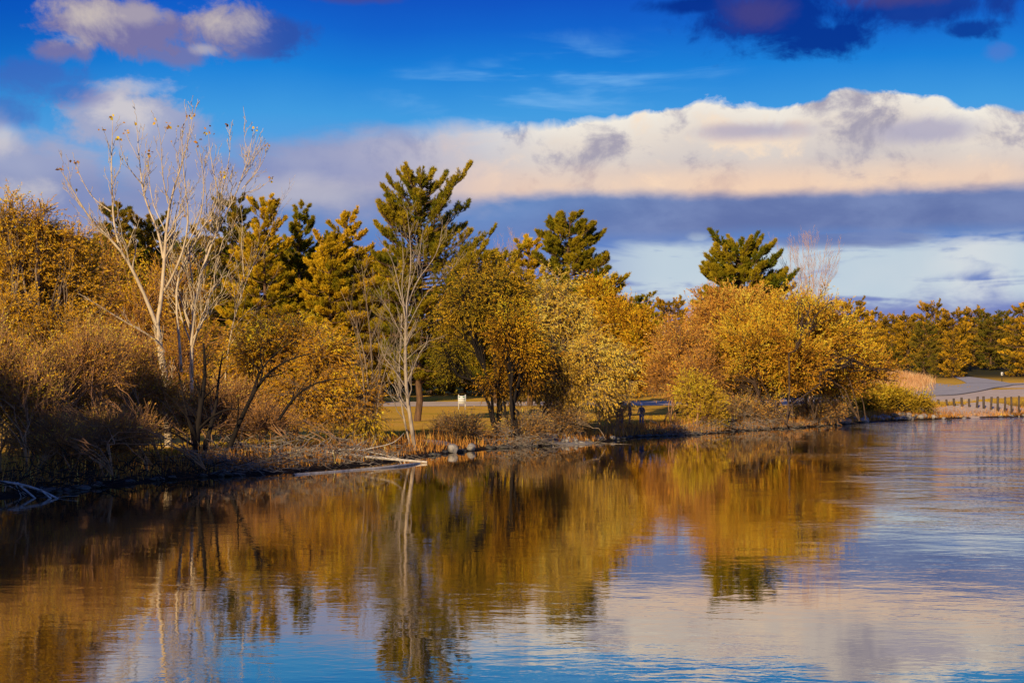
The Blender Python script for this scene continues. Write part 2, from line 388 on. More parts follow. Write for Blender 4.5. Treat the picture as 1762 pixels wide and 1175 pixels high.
def leafy(name, label, cat, base, lobes, leafm, barkm, n_cl=300, twigs=6, nleaf=9, lsize=(.17, .06), twl=.8, stems=3, r0=.12, spread=.5, droop=.0, up=.3, group=None, part='foliage', limbs=1, edge=.45, bare=0.0):
    th = thing(name, label, cat, base, group=group)
    kf = max(1.0, base[1]/90); lsize = (lsize[0]*kf*.86, lsize[1]*kf*.72); nleaf = int(nleaf*1.25+.5); twigs = int(twigs*1.35); twl = twl*1.2*kf**.5
    wood = Buf(); lf = Buf()
    vol = np.array([(r[0]*r[2]+r[1]*r[2]) for c, r in lobes]); cnt = np.maximum((n_cl*vol/vol.sum()).astype(int), 4)
    bases = base[None]+np.c_[R.normal(size=(max(stems, 1), 2))*spread*.5, np.zeros(max(stems, 1))]
    bases[0] = base
    zlo = min(c[2]-r[2] for c, r in lobes); zhi = max(c[2]+r[2] for c, r in lobes)
    for (c, r), k in zip(lobes, cnt):
        nl = limbs
        P0 = bases[R.integers(0, len(bases), nl)]
        P1 = c+R.normal(size=(nl, 3))*r*.25+np.array([0, 0, r[2]*.15])
        D0 = nrm((P1-P0)*np.array([.25, .25, 1])+np.array([0, 0, 1.])*.3+R.normal(size=(nl, 3))*.12)
        pl = bez(P0, D0, P1, 9, .02)
        ln = np.linalg.norm(P1-P0, axis=1)
        ra = r0*np.linspace(1, .22, 9)[None]*R.uniform(.7, 1.1, (nl, 1))
        wood.add(*tubes(pl-base, ra, 6))
        # clusters
        d = rdir(k); rr = R.uniform(0, 1, (k, 1))**edge
        T = c+d*rr*r*(1+.19*R.normal(size=(k, 1)))
        T[:, 2] = np.maximum(T[:, 2], base[2]+.25)
        li = R.integers(0, nl, k); S0, tg0 = lerp_at(pl[li], R.uniform(.35, .98, k))
        dd = nrm(T-S0)
        br = bez(S0, nrm(tg0+dd*.6+np.array([0, 0, up])), T, 6, .035)
        L = np.linalg.norm(T-S0, axis=1, keepdims=True)
        wood.add(*tubes(br-base, (.007+.011*L/2.5)*np.linspace(1, .35, 6)[None], 4))
        # twigs
        kt = k*twigs
        bi = np.repeat(np.arange(k), twigs)
        s, tg1 = lerp_at(br[bi], R.uniform(.45, 1, kt))
        o = nrm(s-c)
        dv = nrm(tg1*.5+o*.5+rdir(kt)*.75+np.array([0, 0, up-droop]))
        tl = twl*R.uniform(.5, 1.3, (kt, 1))
        e = s+dv*tl+np.array([0, 0, -droop])*tl*.6
        tw = bez(s, dv, e, 4, .05)
        wood.add(*tubes(tw-base, np.linspace(.011, .0055, 4)[None]*np.ones((kt, 1)), 3))
        if nleaf:
            n = kt*nleaf; wi = np.repeat(np.arange(kt), nleaf)
            pp, tg2 = lerp_at(tw[wi], R.uniform(.1, 1, n))
            if bare > 0:
                keep = R.uniform(size=n) > bare; wi = wi[keep]; pp = pp[keep]; tg2 = tg2[keep]; n = len(pp)
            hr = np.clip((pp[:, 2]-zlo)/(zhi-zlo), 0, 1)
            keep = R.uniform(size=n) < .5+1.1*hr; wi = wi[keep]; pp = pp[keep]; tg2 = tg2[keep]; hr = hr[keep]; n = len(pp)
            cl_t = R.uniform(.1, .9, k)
            tv = (cl_t[bi[wi]]*.5+R.uniform(0, 1, n)*.5)*(.55+.5*hr)+.04  # tint darkens down the crown, standing in for shade
            Vl, Fl = leaves(pp-base, tg2+np.array([0, 0, -droop*1.2-.1]), *lsize, jit=.42, face=1.3)
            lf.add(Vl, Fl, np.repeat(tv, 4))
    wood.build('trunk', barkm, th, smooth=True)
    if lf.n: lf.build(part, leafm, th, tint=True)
    return th

def pine(name, label, base, height, left, right, needlem, barkm=None, nb=60, h0=.15, depth=1.0, lean=(0, 0), sweep=.35, nl=.26, nw=.045, tuft=9, sub=10, tpb=4, r0=.22, group=None, seedless=False, tip_up=.5):
    """left/right: lists of reach in metres, evenly spaced from h0 to the top"""
    th = thing(name, label, 'pine tree', base, group=group)
    if base[1] > 1: nl, nw, r0 = nl*base[1]/112, nw*base[1]/112, r0*base[1]/112
    wood = Buf(); lf = Buf()
    tk = np.stack([np.array([lean[0]*q*q, lean[1]*q*q, height*q]) for q in np.linspace(0, 1, 12)])
    tk[1:-1] += R.normal(size=(10, 3))*np.array([.08, .08, 0])
    wood.add(*tubes(tk[None], (r0*np.linspace(1, .12, 12)**.9)[None], 8))
    q = h0+(1-h0)*(np.arange(nb)+R.uniform(0, .9, nb))/nb; q = np.minimum(q, .985)
    az = np.arange(nb)*2.399+R.normal(size=nb)*.3
    dx, dy = np.cos(az), np.sin(az)
    u = (q-h0)/(1-h0)
    Lf = np.interp(u, np.linspace(0, 1, len(left)), left); Rt = np.interp(u, np.linspace(0, 1, len(right)), right)
    w = (dx+1)/2
    L = np.where(dx > 0, Rt, Lf)*(.5+.5*np.abs(dx)**.7)*np.where(R.uniform(size=nb) < .2, R.uniform(.45, .7, nb), R.uniform(.82, 1.18, nb))
    L = np.maximum(L, .35)
    s, _ = lerp_at(np.repeat(tk[None], nb, 0), q)
    # branches leave roughly level and sweep up; more steeply near the top
    upn = sweep*(.15+u**1.5*1.9)*R.uniform(.5, 1.5, nb)
    e = s+np.c_[dx*L, dy*L, L*upn]
    br = bez(s, nrm(np.c_[dx, dy, upn*.4-.05]), e, 8, .02, D1=nrm(np.c_[dx, dy, upn+tip_up]))
    wood.add(*tubes(br, (.02+.012*L)[:, None]*np.linspace(1, .3, 8)[None], 5))
    # side branchlets
    cnt = np.maximum((sub*np.clip(L/2.2, .5, 2)).astype(int), 3)
    bi = np.repeat(np.arange(nb), cnt); n = len(bi)
    tt = R.uniform(.22, 1, n)
    p, tg = lerp_at(br[bi], tt)
    sl = (L[bi]*(1.05-tt)*.42+.30)*R.uniform(.6, 1.2, n)
    side = nrm(np.cross(tg, np.array([0, 0, 1.])))*np.where(R.uniform(size=n) > .5, 1, -1)[:, None]
    dv = nrm(tg*.9+side*R.uniform(.2, 1.0, (n, 1))+np.array([0, 0, .25+.35*tip_up])*R.uniform(.3, 1.4, (n, 1)))
    sb = bez(p, dv, p+dv*sl[:, None]+np.array([0, 0, .2])*sl[:, None], 4, .04)
    wood.add(*tubes(sb, np.linspace(.016, .007, 4)[None]*np.ones((n, 1)), 3))
    # tufts of needles
    ti = np.repeat(np.arange(n), tpb); m_ = len(ti)
    pt, tg = lerp_at(sb[ti], R.uniform(.25, 1, m_))
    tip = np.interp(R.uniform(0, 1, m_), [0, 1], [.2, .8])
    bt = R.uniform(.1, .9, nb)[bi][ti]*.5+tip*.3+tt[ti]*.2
    ni = np.repeat(np.arange(m_), tuft); N = len(ni)
    d = nrm(tg[ni]*1.1+rdir(N)*.85+np.array([0, 0, .35]))
    Vl, Fl = leaves(pt[ni]+R.normal(size=(N, 3))*.03, d, nl, nw, .15)
    lf.add(Vl, Fl, np.repeat(bt[ni]*.85+R.uniform(0, .15, N), 4))
    wood.build('trunk', barkm or M['bark_pine'], th, smooth=True)
    lf.build('needles', needlem, th, tint=True)
    return th

def sprout(parents, n, lr, ang, up, rr, k=6, t0=.15, t1=1.0, wob=.03):
    """parents (points k,3 ; radii k) -> list of children arrays stacked (B,k,3),(B,k)"""
    PP = []; RR = []
    for pts, ra in parents:
        kk = len(pts); L = np.linalg.norm(np.diff(pts, axis=0), axis=1).sum()
        nn_ = max(1, int(n*L)+int(R.uniform() < (n*L) % 1))
        tt = R.uniform(t0, t1, nn_)
        p, tg = lerp_at(np.repeat(pts[None], nn_, 0), tt)
        r_at = np.interp(tt, np.linspace(0, 1, kk), ra)
        side = nrm(np.cross(tg, rdir(nn_)))
        dv = nrm(tg*math.cos(ang)+side*math.sin(ang)+np.array([0, 0, up*.3]))
        Lc = (L*lr*(1.15-tt*.8))*R.uniform(.5, 1.2, nn_)
        e = p+dv*Lc[:, None]+np.array([0, 0, up])*Lc[:, None]*.4
        c = bez(p, dv, e, k, wob, D1=nrm(dv+np.array([0, 0, up])))
        PP.append(c); RR.append((np.minimum(r_at*rr, .02+Lc*.012))[:, None]*np.linspace(1, .25, k)[None])
    return np.concatenate(PP), np.concatenate(RR)
def aslist(PP, RR): return list(zip(PP, RR))

def bare_tree(name, label, cat, base, limbs, barkm, levels, minr=.004, leafspec=None, group=None, dz=.0, kk=12, n=7, rs_=1.0):
    """limbs: list of (pixel polyline, depth at the start, depth at the end, r0, r1)"""
    th = thing(name, label, cat, base, group=group)
    wood = Buf(); par = []
    for pix, Ya, Yb, ra, rb in limbs:
        m_ = len(pix)
        pts = np.array([P(x, y, Ya+(Yb-Ya)*i/(m_-1)) for i, (x, y) in enumerate(pix)])
        pts = resample(pts, kk); rr = np.linspace(ra*.8, rb*.95, kk)*rs_
        par.append((pts-base, rr))
        wood.add(*tubes((pts-base)[None], rr[None], n))
    last = par; allp = list(par)
    for lv in levels:
        PP, RR = sprout(last, **lv)
        RR = np.maximum(RR, minr)
        wood.add(*tubes(PP, RR, 4 if lv is levels[0] else 3))
        last = aslist(PP, RR)
        allp = last
    wood.build('trunk', barkm, th, smooth=True)
    return th, par, last

# --- the big pale bare tree on the left shore
B0 = base_at(290, 72)
ya = 72
big = [
 ([(291, 800), (289, 740), (287, 690), (283, 640), (275, 600), (270, 561)], ya, ya, .24, .17),
 ([(270, 561), (249, 507), (231, 469), (204, 418), (160, 388), (136, 350), (119, 313), (102, 289)], ya, ya-1.5, .13, .015),
 ([(204, 418), (194, 384), (194, 343), (191, 299), (193, 248), (194, 200)], ya-.6, ya-.2, .07, .01),
 ([(191, 364), (170, 350), (153, 333), (136, 299), (129, 280)], ya-.5, ya+.8, .04, .01),
 ([(192, 270), (186, 245), (177, 221)], ya-.3, ya-.9, .02, .008),
 ([(270, 561), (279, 520), (281, 469), (286, 401), (289, 350), (300, 316), (317, 279), (323, 255), (330, 214), (332, 197)], ya, ya+.6, .14, .01),
 ([(281, 445), (274, 400), (259, 367), (243, 333), (243, 299), (237, 248), (235, 211)], ya+.2, ya+1.6, .08, .01),
 ([(243, 316), (221, 289), (208, 258), (205, 240)], ya+.9, ya+.2, .035, .008),
 ([(239, 275), (221, 241), (216, 228)], ya+1.2, ya+2, .02, .008),
 ([(289, 350), (279, 299), (277, 241), (269, 207)], ya+.4, ya-.5, .04, .008),
 ([(277, 250), (284, 230), (290, 212)], ya, ya+.4, .015, .006),
 ([(283, 500), (293, 486), (320, 425), (327, 367), (317, 316), (312, 248), (314, 215)], ya+.1, ya-1.5, .08, .01),
 ([(320, 425), (345, 380), (352, 330), (348, 280), (340, 245)], ya-.5, ya-1.6, .045, .01),
 ([(333, 800), (331, 700), (328, 640), (329, 578), (332, 503), (344, 452), (368, 411), (378, 384), (405, 343), (422, 316), (432, 268), (437, 224)], ya+1.5, ya+2.4, .17, .01),
 ([(378, 375), (378, 343), (368, 299), (359, 248), (359, 224)], ya+2, ya+1, .05, .008),
 ([(378, 343), (392, 292), (397, 248), (393, 214)], ya+1.8, ya+2.6, .035, .008),
 ([(416, 326), (443, 296), (460, 262), (459, 248)], ya+2.2, ya+2.8, .03, .008),
 ([(418, 333), (446, 325), (466, 309)], ya+2.2, ya+1.6, .02, .006),
 ([(332, 486), (325, 446), (323, 418), (357, 384), (375, 350), (382, 300)], ya+1.7, ya+.7, .05, .01),
 ([(312, 640), (308, 571), (301, 520), (301, 480), (310, 446), (340, 415), (361, 384), (372, 330), (385, 290)], ya+1, ya+3, .10, .01),
 ([(283, 605), (265, 580), (235, 565), (200, 545), (165, 522), (135, 505)], ya, ya-2, .07, .015),
 ([(286, 401), (262, 350), (255, 300), (256, 262)], ya+.4, ya+1.5, .04, .008),
]
tr, par, tips = bare_tree('bare_cottonwood', 'tall pale bare tree fanning up on the left shore, few gold leaves at its tips', 'tree', B0, big, M['bark_pale'],
    [dict(n=1.35, lr=.26, ang=.55, up=.8, rr=.55, k=7, t0=.25), dict(n=2.1, lr=.40, ang=.65, up=.6, rr=.65, k=5, t0=.15), dict(n=2.6, lr=.4, ang=.7, up=.4, rr=.8, k=4)], minr=.010)
lf = Buf(); pp = []; 
for pts, ra in par[1:]:
    if pts[-1][2] > 12.2: pp += [pts[-1]+R.normal(size=3)*.10 for _ in range(R.integers(3, 8))]
for _ in range(70):
    pts, ra = tips[R.integers(len(tips))]
    if pts[-1][2] > 9 and R.uniform() < .8: pp.append(pts[-1])
pp = np.array(pp); Vl, Fl = leaves(pp, np.tile([0, 0, -1.], (len(pp), 1)), .16, .15, .8); lf.add(Vl, Fl, np.repeat(R.uniform(.0, .75, len(pp)), 4))
lf.build('leaves', M['gold'], tr, tint=True)

# slim pale sapling right of it
bare_tree('bare_sapling', 'slim pale bare sapling leaning right between the big bare tree and the pines', 'tree', base_at(385, 78),
    [([(380, 760), (388, 640), (397, 558), (412, 520), (420, 486), (436, 446), (466, 408), (480, 364), (487, 333)], 78, 77, .07, .008),
     ([(420, 476), (415, 418), (418, 380), (412, 350)], 77.5, 78.5, .03, .006), ([(440, 440), (448, 400), (446, 360)], 77.5, 76.8, .02, .006)], M['bark_pale'],
    [dict(n=1.0, lr=.3, ang=.7, up=.5, rr=.5, k=5, t0=.35), dict(n=2, lr=.4, ang=.7, up=.4, rr=.6, k=4)], minr=.006)

# pale tree in front of the big pine
bare_tree('bare_poplar', 'slim silvery bare tree with fan of thin branches in front of tallest pine', 'tree', base_at(712, 76), rs_=.8, limbs=
    [([(714, 775), (711, 750), (705, 715), (698, 660), (697, 600), (699, 560), (699, 525)], 76, 76, .17, .10),
     ([(699, 560), (694, 523), (684, 485), (679, 454), (663, 424), (646, 403)], 76, 75, .07, .01),
     ([(699, 525), (704, 495), (708, 444), (704, 393), (700, 360)], 76, 76.6, .08, .01),
     ([(700, 530), (708, 505), (721, 475), (745, 451), (759, 417), (762, 376)], 76, 77.5, .07, .01),
     ([(699, 570), (712, 540), (735, 500), (775, 470), (800, 430)], 76, 74.5, .04, .008),
     ([(697, 590), (670, 533), (646, 499), (636, 475), (629, 458)], 76, 74.5, .045, .008),
     ([(700, 545), (690, 500), (695, 450), (690, 400)], 76, 77, .05, .008),
     ([(703, 500), (722, 440), (728, 390)], 76, 75, .04, .008),
     ([(698, 620), (730, 590), (770, 575)], 76, 75.3, .03, .006),
     ([(698, 640), (668, 610), (650, 575)], 76, 75.3, .03, .006),
     ([(708, 775), (690, 700), (686, 640), (689, 590), (692, 540)], 76.2, 76.5, .09, .04)], barkm=M['bark_silver'], levels=[dict(n=1.5, lr=.38, ang=.65, up=.55, rr=.5, k=6, t0=.12), dict(n=2.2, lr=.42, ang=.65, up=.4, rr=.6, k=4), dict(n=1.8, lr=.45, ang=.7, up=.3, rr=.7, k=4)], minr=.006)

# grey multi-stem bare shrubs at x~620-640
bare_tree('bare_shrub_tree', 'grey bare tree of several upright stems left of the silvery bare tree', 'tree', base_at(632, 77),
    [([(640, 760), (636, 700), (632, 640), (622, 580), (600, 530), (586, 500)], 77, 77, .09, .012), ([(643, 760), (642, 690), (640, 620), (636, 560), (628, 500), (622, 455)], 77, 78, .10, .012),
     ([(634, 760), (628, 720), (625, 640), (618, 600), (612, 540)], 77, 76, .08, .012), ([(646, 750), (650, 680), (668, 620), (690, 560), (705, 510)], 77, 76, .05, .01),
     ([(637, 720), (655, 660), (650, 600), (655, 540)], 77, 78, .05, .01)], M['bark_grey'],
    [dict(n=1.4, lr=.33, ang=.6, up=.5, rr=.5, k=5, t0=.2), dict(n=2.4, lr=.4, ang=.7, up=.4, rr=.6, k=4)], minr=.006)

# dark shore tree at x~340
bare_tree('dark_shore_tree', 'blackish crooked many-stemmed tree at the water edge below the pale bare tree', 'tree', base_at(338, 65),
    [([(338, 812), (337, 770), (342, 720), (350, 670), (355, 640), (350, 590)], 65, 65, .15, .03), ([(340, 760), (325, 720), (300, 690), (280, 672)], 65, 64, .06, .012),
     ([(345, 800), (360, 745), (372, 700), (376, 650), (383, 610)], 65, 66, .10, .02), ([(337, 770), (318, 700), (310, 650), (300, 620)], 65, 66, .06, .012),
     ([(385, 800), (405, 740), (425, 700), (438, 670), (455, 645), (490, 618), (535, 608)], 65.5, 64.5, .11, .015), ([(430, 690), (446, 640), (470, 610), (505, 585)], 65, 66, .05, .012),
     ([(480, 722), (500, 690), (518, 672), (550, 655), (600, 650)], 66, 65.5, .06, .012), ([(340, 740), (365, 715), (395, 702), (428, 705)], 65, 64, .05, .012),
     ([(334, 800), (328, 835)], 64.5, 63.4, .03, .012), ([(344, 800), (362, 838)], 64.5, 63.2, .03, .012), ([(383, 790), (395, 810), (390, 832)], 64.8, 63.4, .03, .012),
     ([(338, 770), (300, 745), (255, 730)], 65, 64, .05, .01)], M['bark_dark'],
    [dict(n=1.6, lr=.36, ang=.75, up=.35, rr=.5, k=5, t0=.25), dict(n=2.4, lr=.4, ang=.8, up=.25, rr=.6, k=4), dict(n=1.8, lr=.45, ang=.8, up=.15, rr=.7, k=4)], minr=.008, rs_=1.5)

# --- leafy trees and shrubs
leafy('golden_willow', 'dense golden green tree at the far left edge with leafy shoots on top', 'tree', base_at(60, 70),
      [LB(20, 470, 100, 105, 72), LB(115, 490, 80, 90, 73), LB(45, 400, 55, 50, 72), LB(110, 420, 38, 40, 72), LB(10, 580, 100, 80, 70), LB(110, 590, 90, 70, 70), LB(10, 372, 22, 38, 71), LB(72, 378, 15, 34, 71.5)], M['leftgold'], M['bark_grey'], n_cl=1200, twigs=6, nleaf=11, lsize=(.18, .055), stems=4, r0=.14, droop=.2, limbs=2)
leafy('golden_tree', 'orange gold tree directly behind the pale bare tree', 'tree', base_at(250, 86),
      [LB(230, 540, 75, 85, 87), LB(330, 600, 90, 60, 86), LB(180, 460, 50, 60, 88), LB(300, 500, 60, 70, 89)], M['amber'], M['bark_twig'], n_cl=520, twigs=6, nleaf=7, lsize=(.2, .07), stems=4, r0=.12, limbs=2, bare=.2)
leafy('amber_willow', 'broad orange amber willow bush with green flecks left of the silvery bare tree', 'shrub', base_at(500, 78),
      [LB(500, 585, 85, 50, 79), LB(440, 620, 70, 55, 78), LB(565, 620, 55, 60, 78), LB(610, 690, 55, 45, 77), LB(520, 680, 80, 45, 77), LB(430, 690, 60, 30, 77)], M['amber'], M['bark_grey'], n_cl=1000, twigs=6, nleaf=10, lsize=(.18, .055), stems=6, r0=.09, spread=2.0, droop=.3, limbs=2)
leafy('hanging_leaf_bush', 'small bush with hanging yellow leaves above the fallen logs', 'shrub', base_at(630, 74),
      [LB(635, 735, 32, 28, 74.3), LB(600, 745, 30, 16, 74.3)], M['green'], M['bark_dark'], n_cl=45, twigs=4, nleaf=5, lsize=(.26, .10), stems=3, r0=.03, droop=.9, limbs=1)
leafy('olive_tree', 'olive gold tree with dark leaning trunk right of the park notice board', 'tree', base_at(858, 84),
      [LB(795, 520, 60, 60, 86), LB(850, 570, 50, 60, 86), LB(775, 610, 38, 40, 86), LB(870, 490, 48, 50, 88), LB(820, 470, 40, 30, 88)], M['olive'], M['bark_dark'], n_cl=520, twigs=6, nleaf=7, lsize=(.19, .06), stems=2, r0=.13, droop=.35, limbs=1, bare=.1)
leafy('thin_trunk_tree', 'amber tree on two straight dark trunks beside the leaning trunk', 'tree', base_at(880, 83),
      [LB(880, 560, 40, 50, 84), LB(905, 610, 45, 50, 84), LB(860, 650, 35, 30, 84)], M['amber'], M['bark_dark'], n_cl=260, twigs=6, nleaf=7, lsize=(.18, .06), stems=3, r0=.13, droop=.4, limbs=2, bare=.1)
leafy('pale_willow', 'brightest pale gold willow leaning over the rocky point', 'tree', base_at(945, 87),
      [LB(950, 515, 62, 50, 89), LB(905, 555, 50, 45, 88), LB(985, 545, 40, 40, 89), LB(1015, 610, 75, 40, 87), LB(960, 640, 50, 45, 86.5), LB(1065, 635, 42, 42, 87.5), LB(905, 640, 38, 40, 87), LB(1010, 665, 60, 32, 86.5)], M['pale'], M['bark_grey'], n_cl=900, twigs=6, nleaf=10, lsize=(.19, .06), stems=5, r0=.13, spread=1.6, droop=.45, limbs=2)
leafy('amber_tree', 'round amber tree behind the pale willow just left of the sky gap', 'tree', base_at(1060, 106),
      [LB(1065, 555, 55, 45, 108), LB(1105, 590, 32, 55, 107), LB(1030, 510, 38, 35, 109), LB(1090, 640, 40, 45, 106)], M['amber'], M['bark_dark'], n_cl=650, twigs=6, nleaf=9, lsize=(.17, .065), stems=2, r0=.16, limbs=2)
leafy('brown_thicket', 'brownish thinly leaved thicket below the small sky gap', 'shrub', base_at(1180, 103),
      [LB(1170, 590, 55, 50, 105), LB(1200, 650, 50, 45, 103), LB(1145, 640, 38, 45, 104)], M['brown'], M['bark_twig'], n_cl=420, twigs=7, nleaf=5, lsize=(.2, .07), stems=8, r0=.06, spread=2.5, limbs=4, bare=.15)
leafy('large_willow', 'widest orange willow clump with many spreading stems on the right shore', 'tree', base_at(1340, 108),
      [LB(1290, 580, 75, 60, 110), LB(1385, 575, 80, 65, 110), LB(1330, 640, 95, 55, 107), LB(1450, 600, 62, 60, 111), LB(1500, 640, 48, 42, 112), LB(1245, 640, 50, 45, 107), LB(1400, 535, 55, 32, 111), LB(1340, 540, 45, 35, 111), LB(1440, 660, 50, 40, 110), LB(1300, 600, 70, 50, 106), LB(1370, 620, 70, 50, 106)], M['gold'], M['bark_stem'], n_cl=2500, twigs=6, nleaf=10, lsize=(.165, .06), stems=20, r0=.08, spread=9.0, up=.45, limbs=5)
leafy('russet_tree', 'russet leaved tree below the right-hand pine', 'tree', base_at(1255, 116),
      [LB(1235, 530, 48, 35, 117), LB(1290, 520, 50, 28, 117), LB(1215, 570, 40, 45, 116)], M['brown'], M['bark_twig'], n_cl=420, twigs=6, nleaf=9, lsize=(.18, .07), stems=2, r0=.13, limbs=2)
leafy('overhanging_shrub', 'low yellow green shrub trailing over pale rocks left of the post row', 'shrub', base_at(1540, 121),
      [LB(1525, 692, 55, 22, 122), LB(1580, 698, 35, 14, 122), LB(1490, 698, 40, 20, 121)], M['green'], M['bark_dark'], n_cl=400, twigs=7, nleaf=7, lsize=(.15, .06), stems=5, r0=.06, spread=3.0, limbs=2)
leafy('green_bush', 'small yellow green bush at the water edge right of the people', 'shrub', base_at(1205, 99),
      [LB(1205, 690, 34, 38, 100), LB(1225, 715, 30, 24, 99.5), LB(1185, 665, 18, 24, 100)], M['green'], M['bark_twig'], n_cl=230, twigs=5, nleaf=6, lsize=(.2, .08), stems=4, r0=.04, spread=1.0, limbs=2)
leafy('shoot_clump', 'clump of thin upright shoots in front of two half hidden people', 'shrub', base_at(1050, 91),
      [LB(1040, 700, 26, 32, 91.5), LB(1070, 715, 24, 24, 91.5), LB(1055, 690, 30, 20, 92)], M['gold'], M['bark_twig'], n_cl=90, twigs=5, nleaf=4, lsize=(.14, .05), stems=12, r0=.03, spread=2.2, limbs=7, up=.9, bare=.4)
lab = ['brown twiggy shrub at the left picture edge', 'brown twiggy shrub second from the left edge', 'tall golden brown brush just left of the pale trunk', 'low dark shrub beside the water left of the blackish tree', 'brown brush growing around the blackish tree']
for i, (px, Y, lo, lf_) in enumerate([(20, 59, [LB(30, 680, 80, 80, 60), LB(-30, 650, 60, 80, 60)], .25), (110, 62, [LB(110, 665, 70, 75, 63), LB(160, 620, 50, 60, 63)], .2),
        (210, 66, [LB(210, 650, 70, 80, 67), LB(260, 690, 55, 60, 67)], .2), (190, 60, [LB(190, 760, 90, 38, 61), LB(90, 770, 80, 40, 59)], .75), (400, 69, [LB(390, 700, 70, 45, 70), LB(300, 720, 50, 40, 69), LB(450, 730, 60, 30, 69)], .4)]):
    leafy('brushwood_shrub', lab[i], 'shrub', base_at(px, Y), lo, M['gold'] if i < 3 else M['brown'], M['bark_twig'], n_cl=300, twigs=8, nleaf=3, lsize=(.14, .05), stems=18, r0=.028, spread=4.5, up=.8, limbs=16, bare=lf_*.8, group='brushwood along the left bank')
lab = ['low brown bush on the bank right of the leaning trunk', 'low twiggy bush at the foot of the pale willow', 'low brown bush under the left side of the widest willow', 'low brown bush under the right side of the widest willow', 'reddish brown bush on the bank below the park notice board']
for i, (px, Y, lo) in enumerate([(905, 83, [LB(900, 740, 45, 20, 83.5)]), (960, 86, [LB(965, 725, 45, 25, 86.5)]), (1290, 103.5, [LB(1290, 712, 60, 26, 104.5)]), (1400, 108.5, [LB(1410, 708, 60, 22, 109)]), (790, 81.5, [LB(790, 742, 42, 14, 82)])]):
    leafy('bank_bush', lab[i], 'shrub', base_at(px, Y), lo, M['brown'], M['bark_grey'], n_cl=150, twigs=8, nleaf=3, lsize=(.14, .05), stems=8, r0=.03, spread=2.5, up=.5, limbs=5, bare=.2, group='low bushes along the bank')
# pink bare tree behind the right willow, and one behind the pines
for (px, top, wd, Y, lb) in [(1395, 405, 50, 124, 'pinkish bare tree rising above the widest orange willow'), (880, 415, 28, 140, 'small pinkish bare treetop between the two tallest pines')]:
    limbs = []
    for i in range(9):
        x1 = px+(i-4)/4*wd+R.normal()*4; limbs.append(([(px+R.normal()*2, 700), (px+(x1-px)*.15, 600), (px+(x1-px)*.4, top+100), (px+(x1-px)*.8, top+50), (x1, top+abs(i-4)*5+R.uniform(0, 12))], Y, Y+R.normal()*1.5, .09, .012))
    bare_tree('bare_twiggy_tree', lb, 'tree', base_at(px, Y), limbs, M['bark_pink'], [dict(n=.9, lr=.25, ang=.45, up=.7, rr=.5, k=5, t0=.45), dict(n=2.0, lr=.4, ang=.6, up=.6, rr=.6, k=4)], minr=.008)

# --- pines
def reach(ps, Y): return [p*D(Y)/F for p in ps]
def pine_at(px, top, Y, left, right, **kw):
    b = base_at(px, Y); hh = H+(HY-top)/F*b[1]-b[2]
    return b, hh, reach(left, Y), reach(right, Y)
b, hh, l, r = pine_at(718, 312, 101, [40, 70, 85, 88, 88, 92, 84, 62, 22], [60, 70, 110, 150, 158, 110, 84, 76, 26])
pine('white_pine', 'tallest pine with broad ragged crown behind the silvery bare tree', b, hh, l, r, M['needle'], nb=150, h0=.16, depth=.7, sweep=.42, sub=26, tpb=5, tuft=12, nl=.25, nw=.036, lean=(.3, 0), r0=.28, tip_up=.9)
b, hh, l, r = pine_at(972, 380, 118, [40, 60, 70, 70, 62, 56, 48, 18], [60, 110, 145, 125, 95, 70, 52, 18])
pine('white_pine', 'second tallest pine with layered branches stepping down to the right', b, hh, l, r, M['needle'], nb=125, h0=.2, depth=.75, sweep=.30, sub=25, tpb=5, tuft=12, nl=.26, nw=.038, lean=(.6, 0), r0=.28, tip_up=.8)
b, hh, l, r = pine_at(1275, 430, 126, [20, 60, 85, 80, 60, 60, 58, 34], [30, 50, 60, 85, 90, 60, 50, 30])
pine('white_pine', 'lone olive pine with open crown above the russet tree', b, hh, l, r, M['needle'], nb=120, h0=.35, depth=.8, sweep=.38, sub=25, tpb=5, tuft=12, nl=.26, nw=.04, r0=.26, tip_up=1.0)
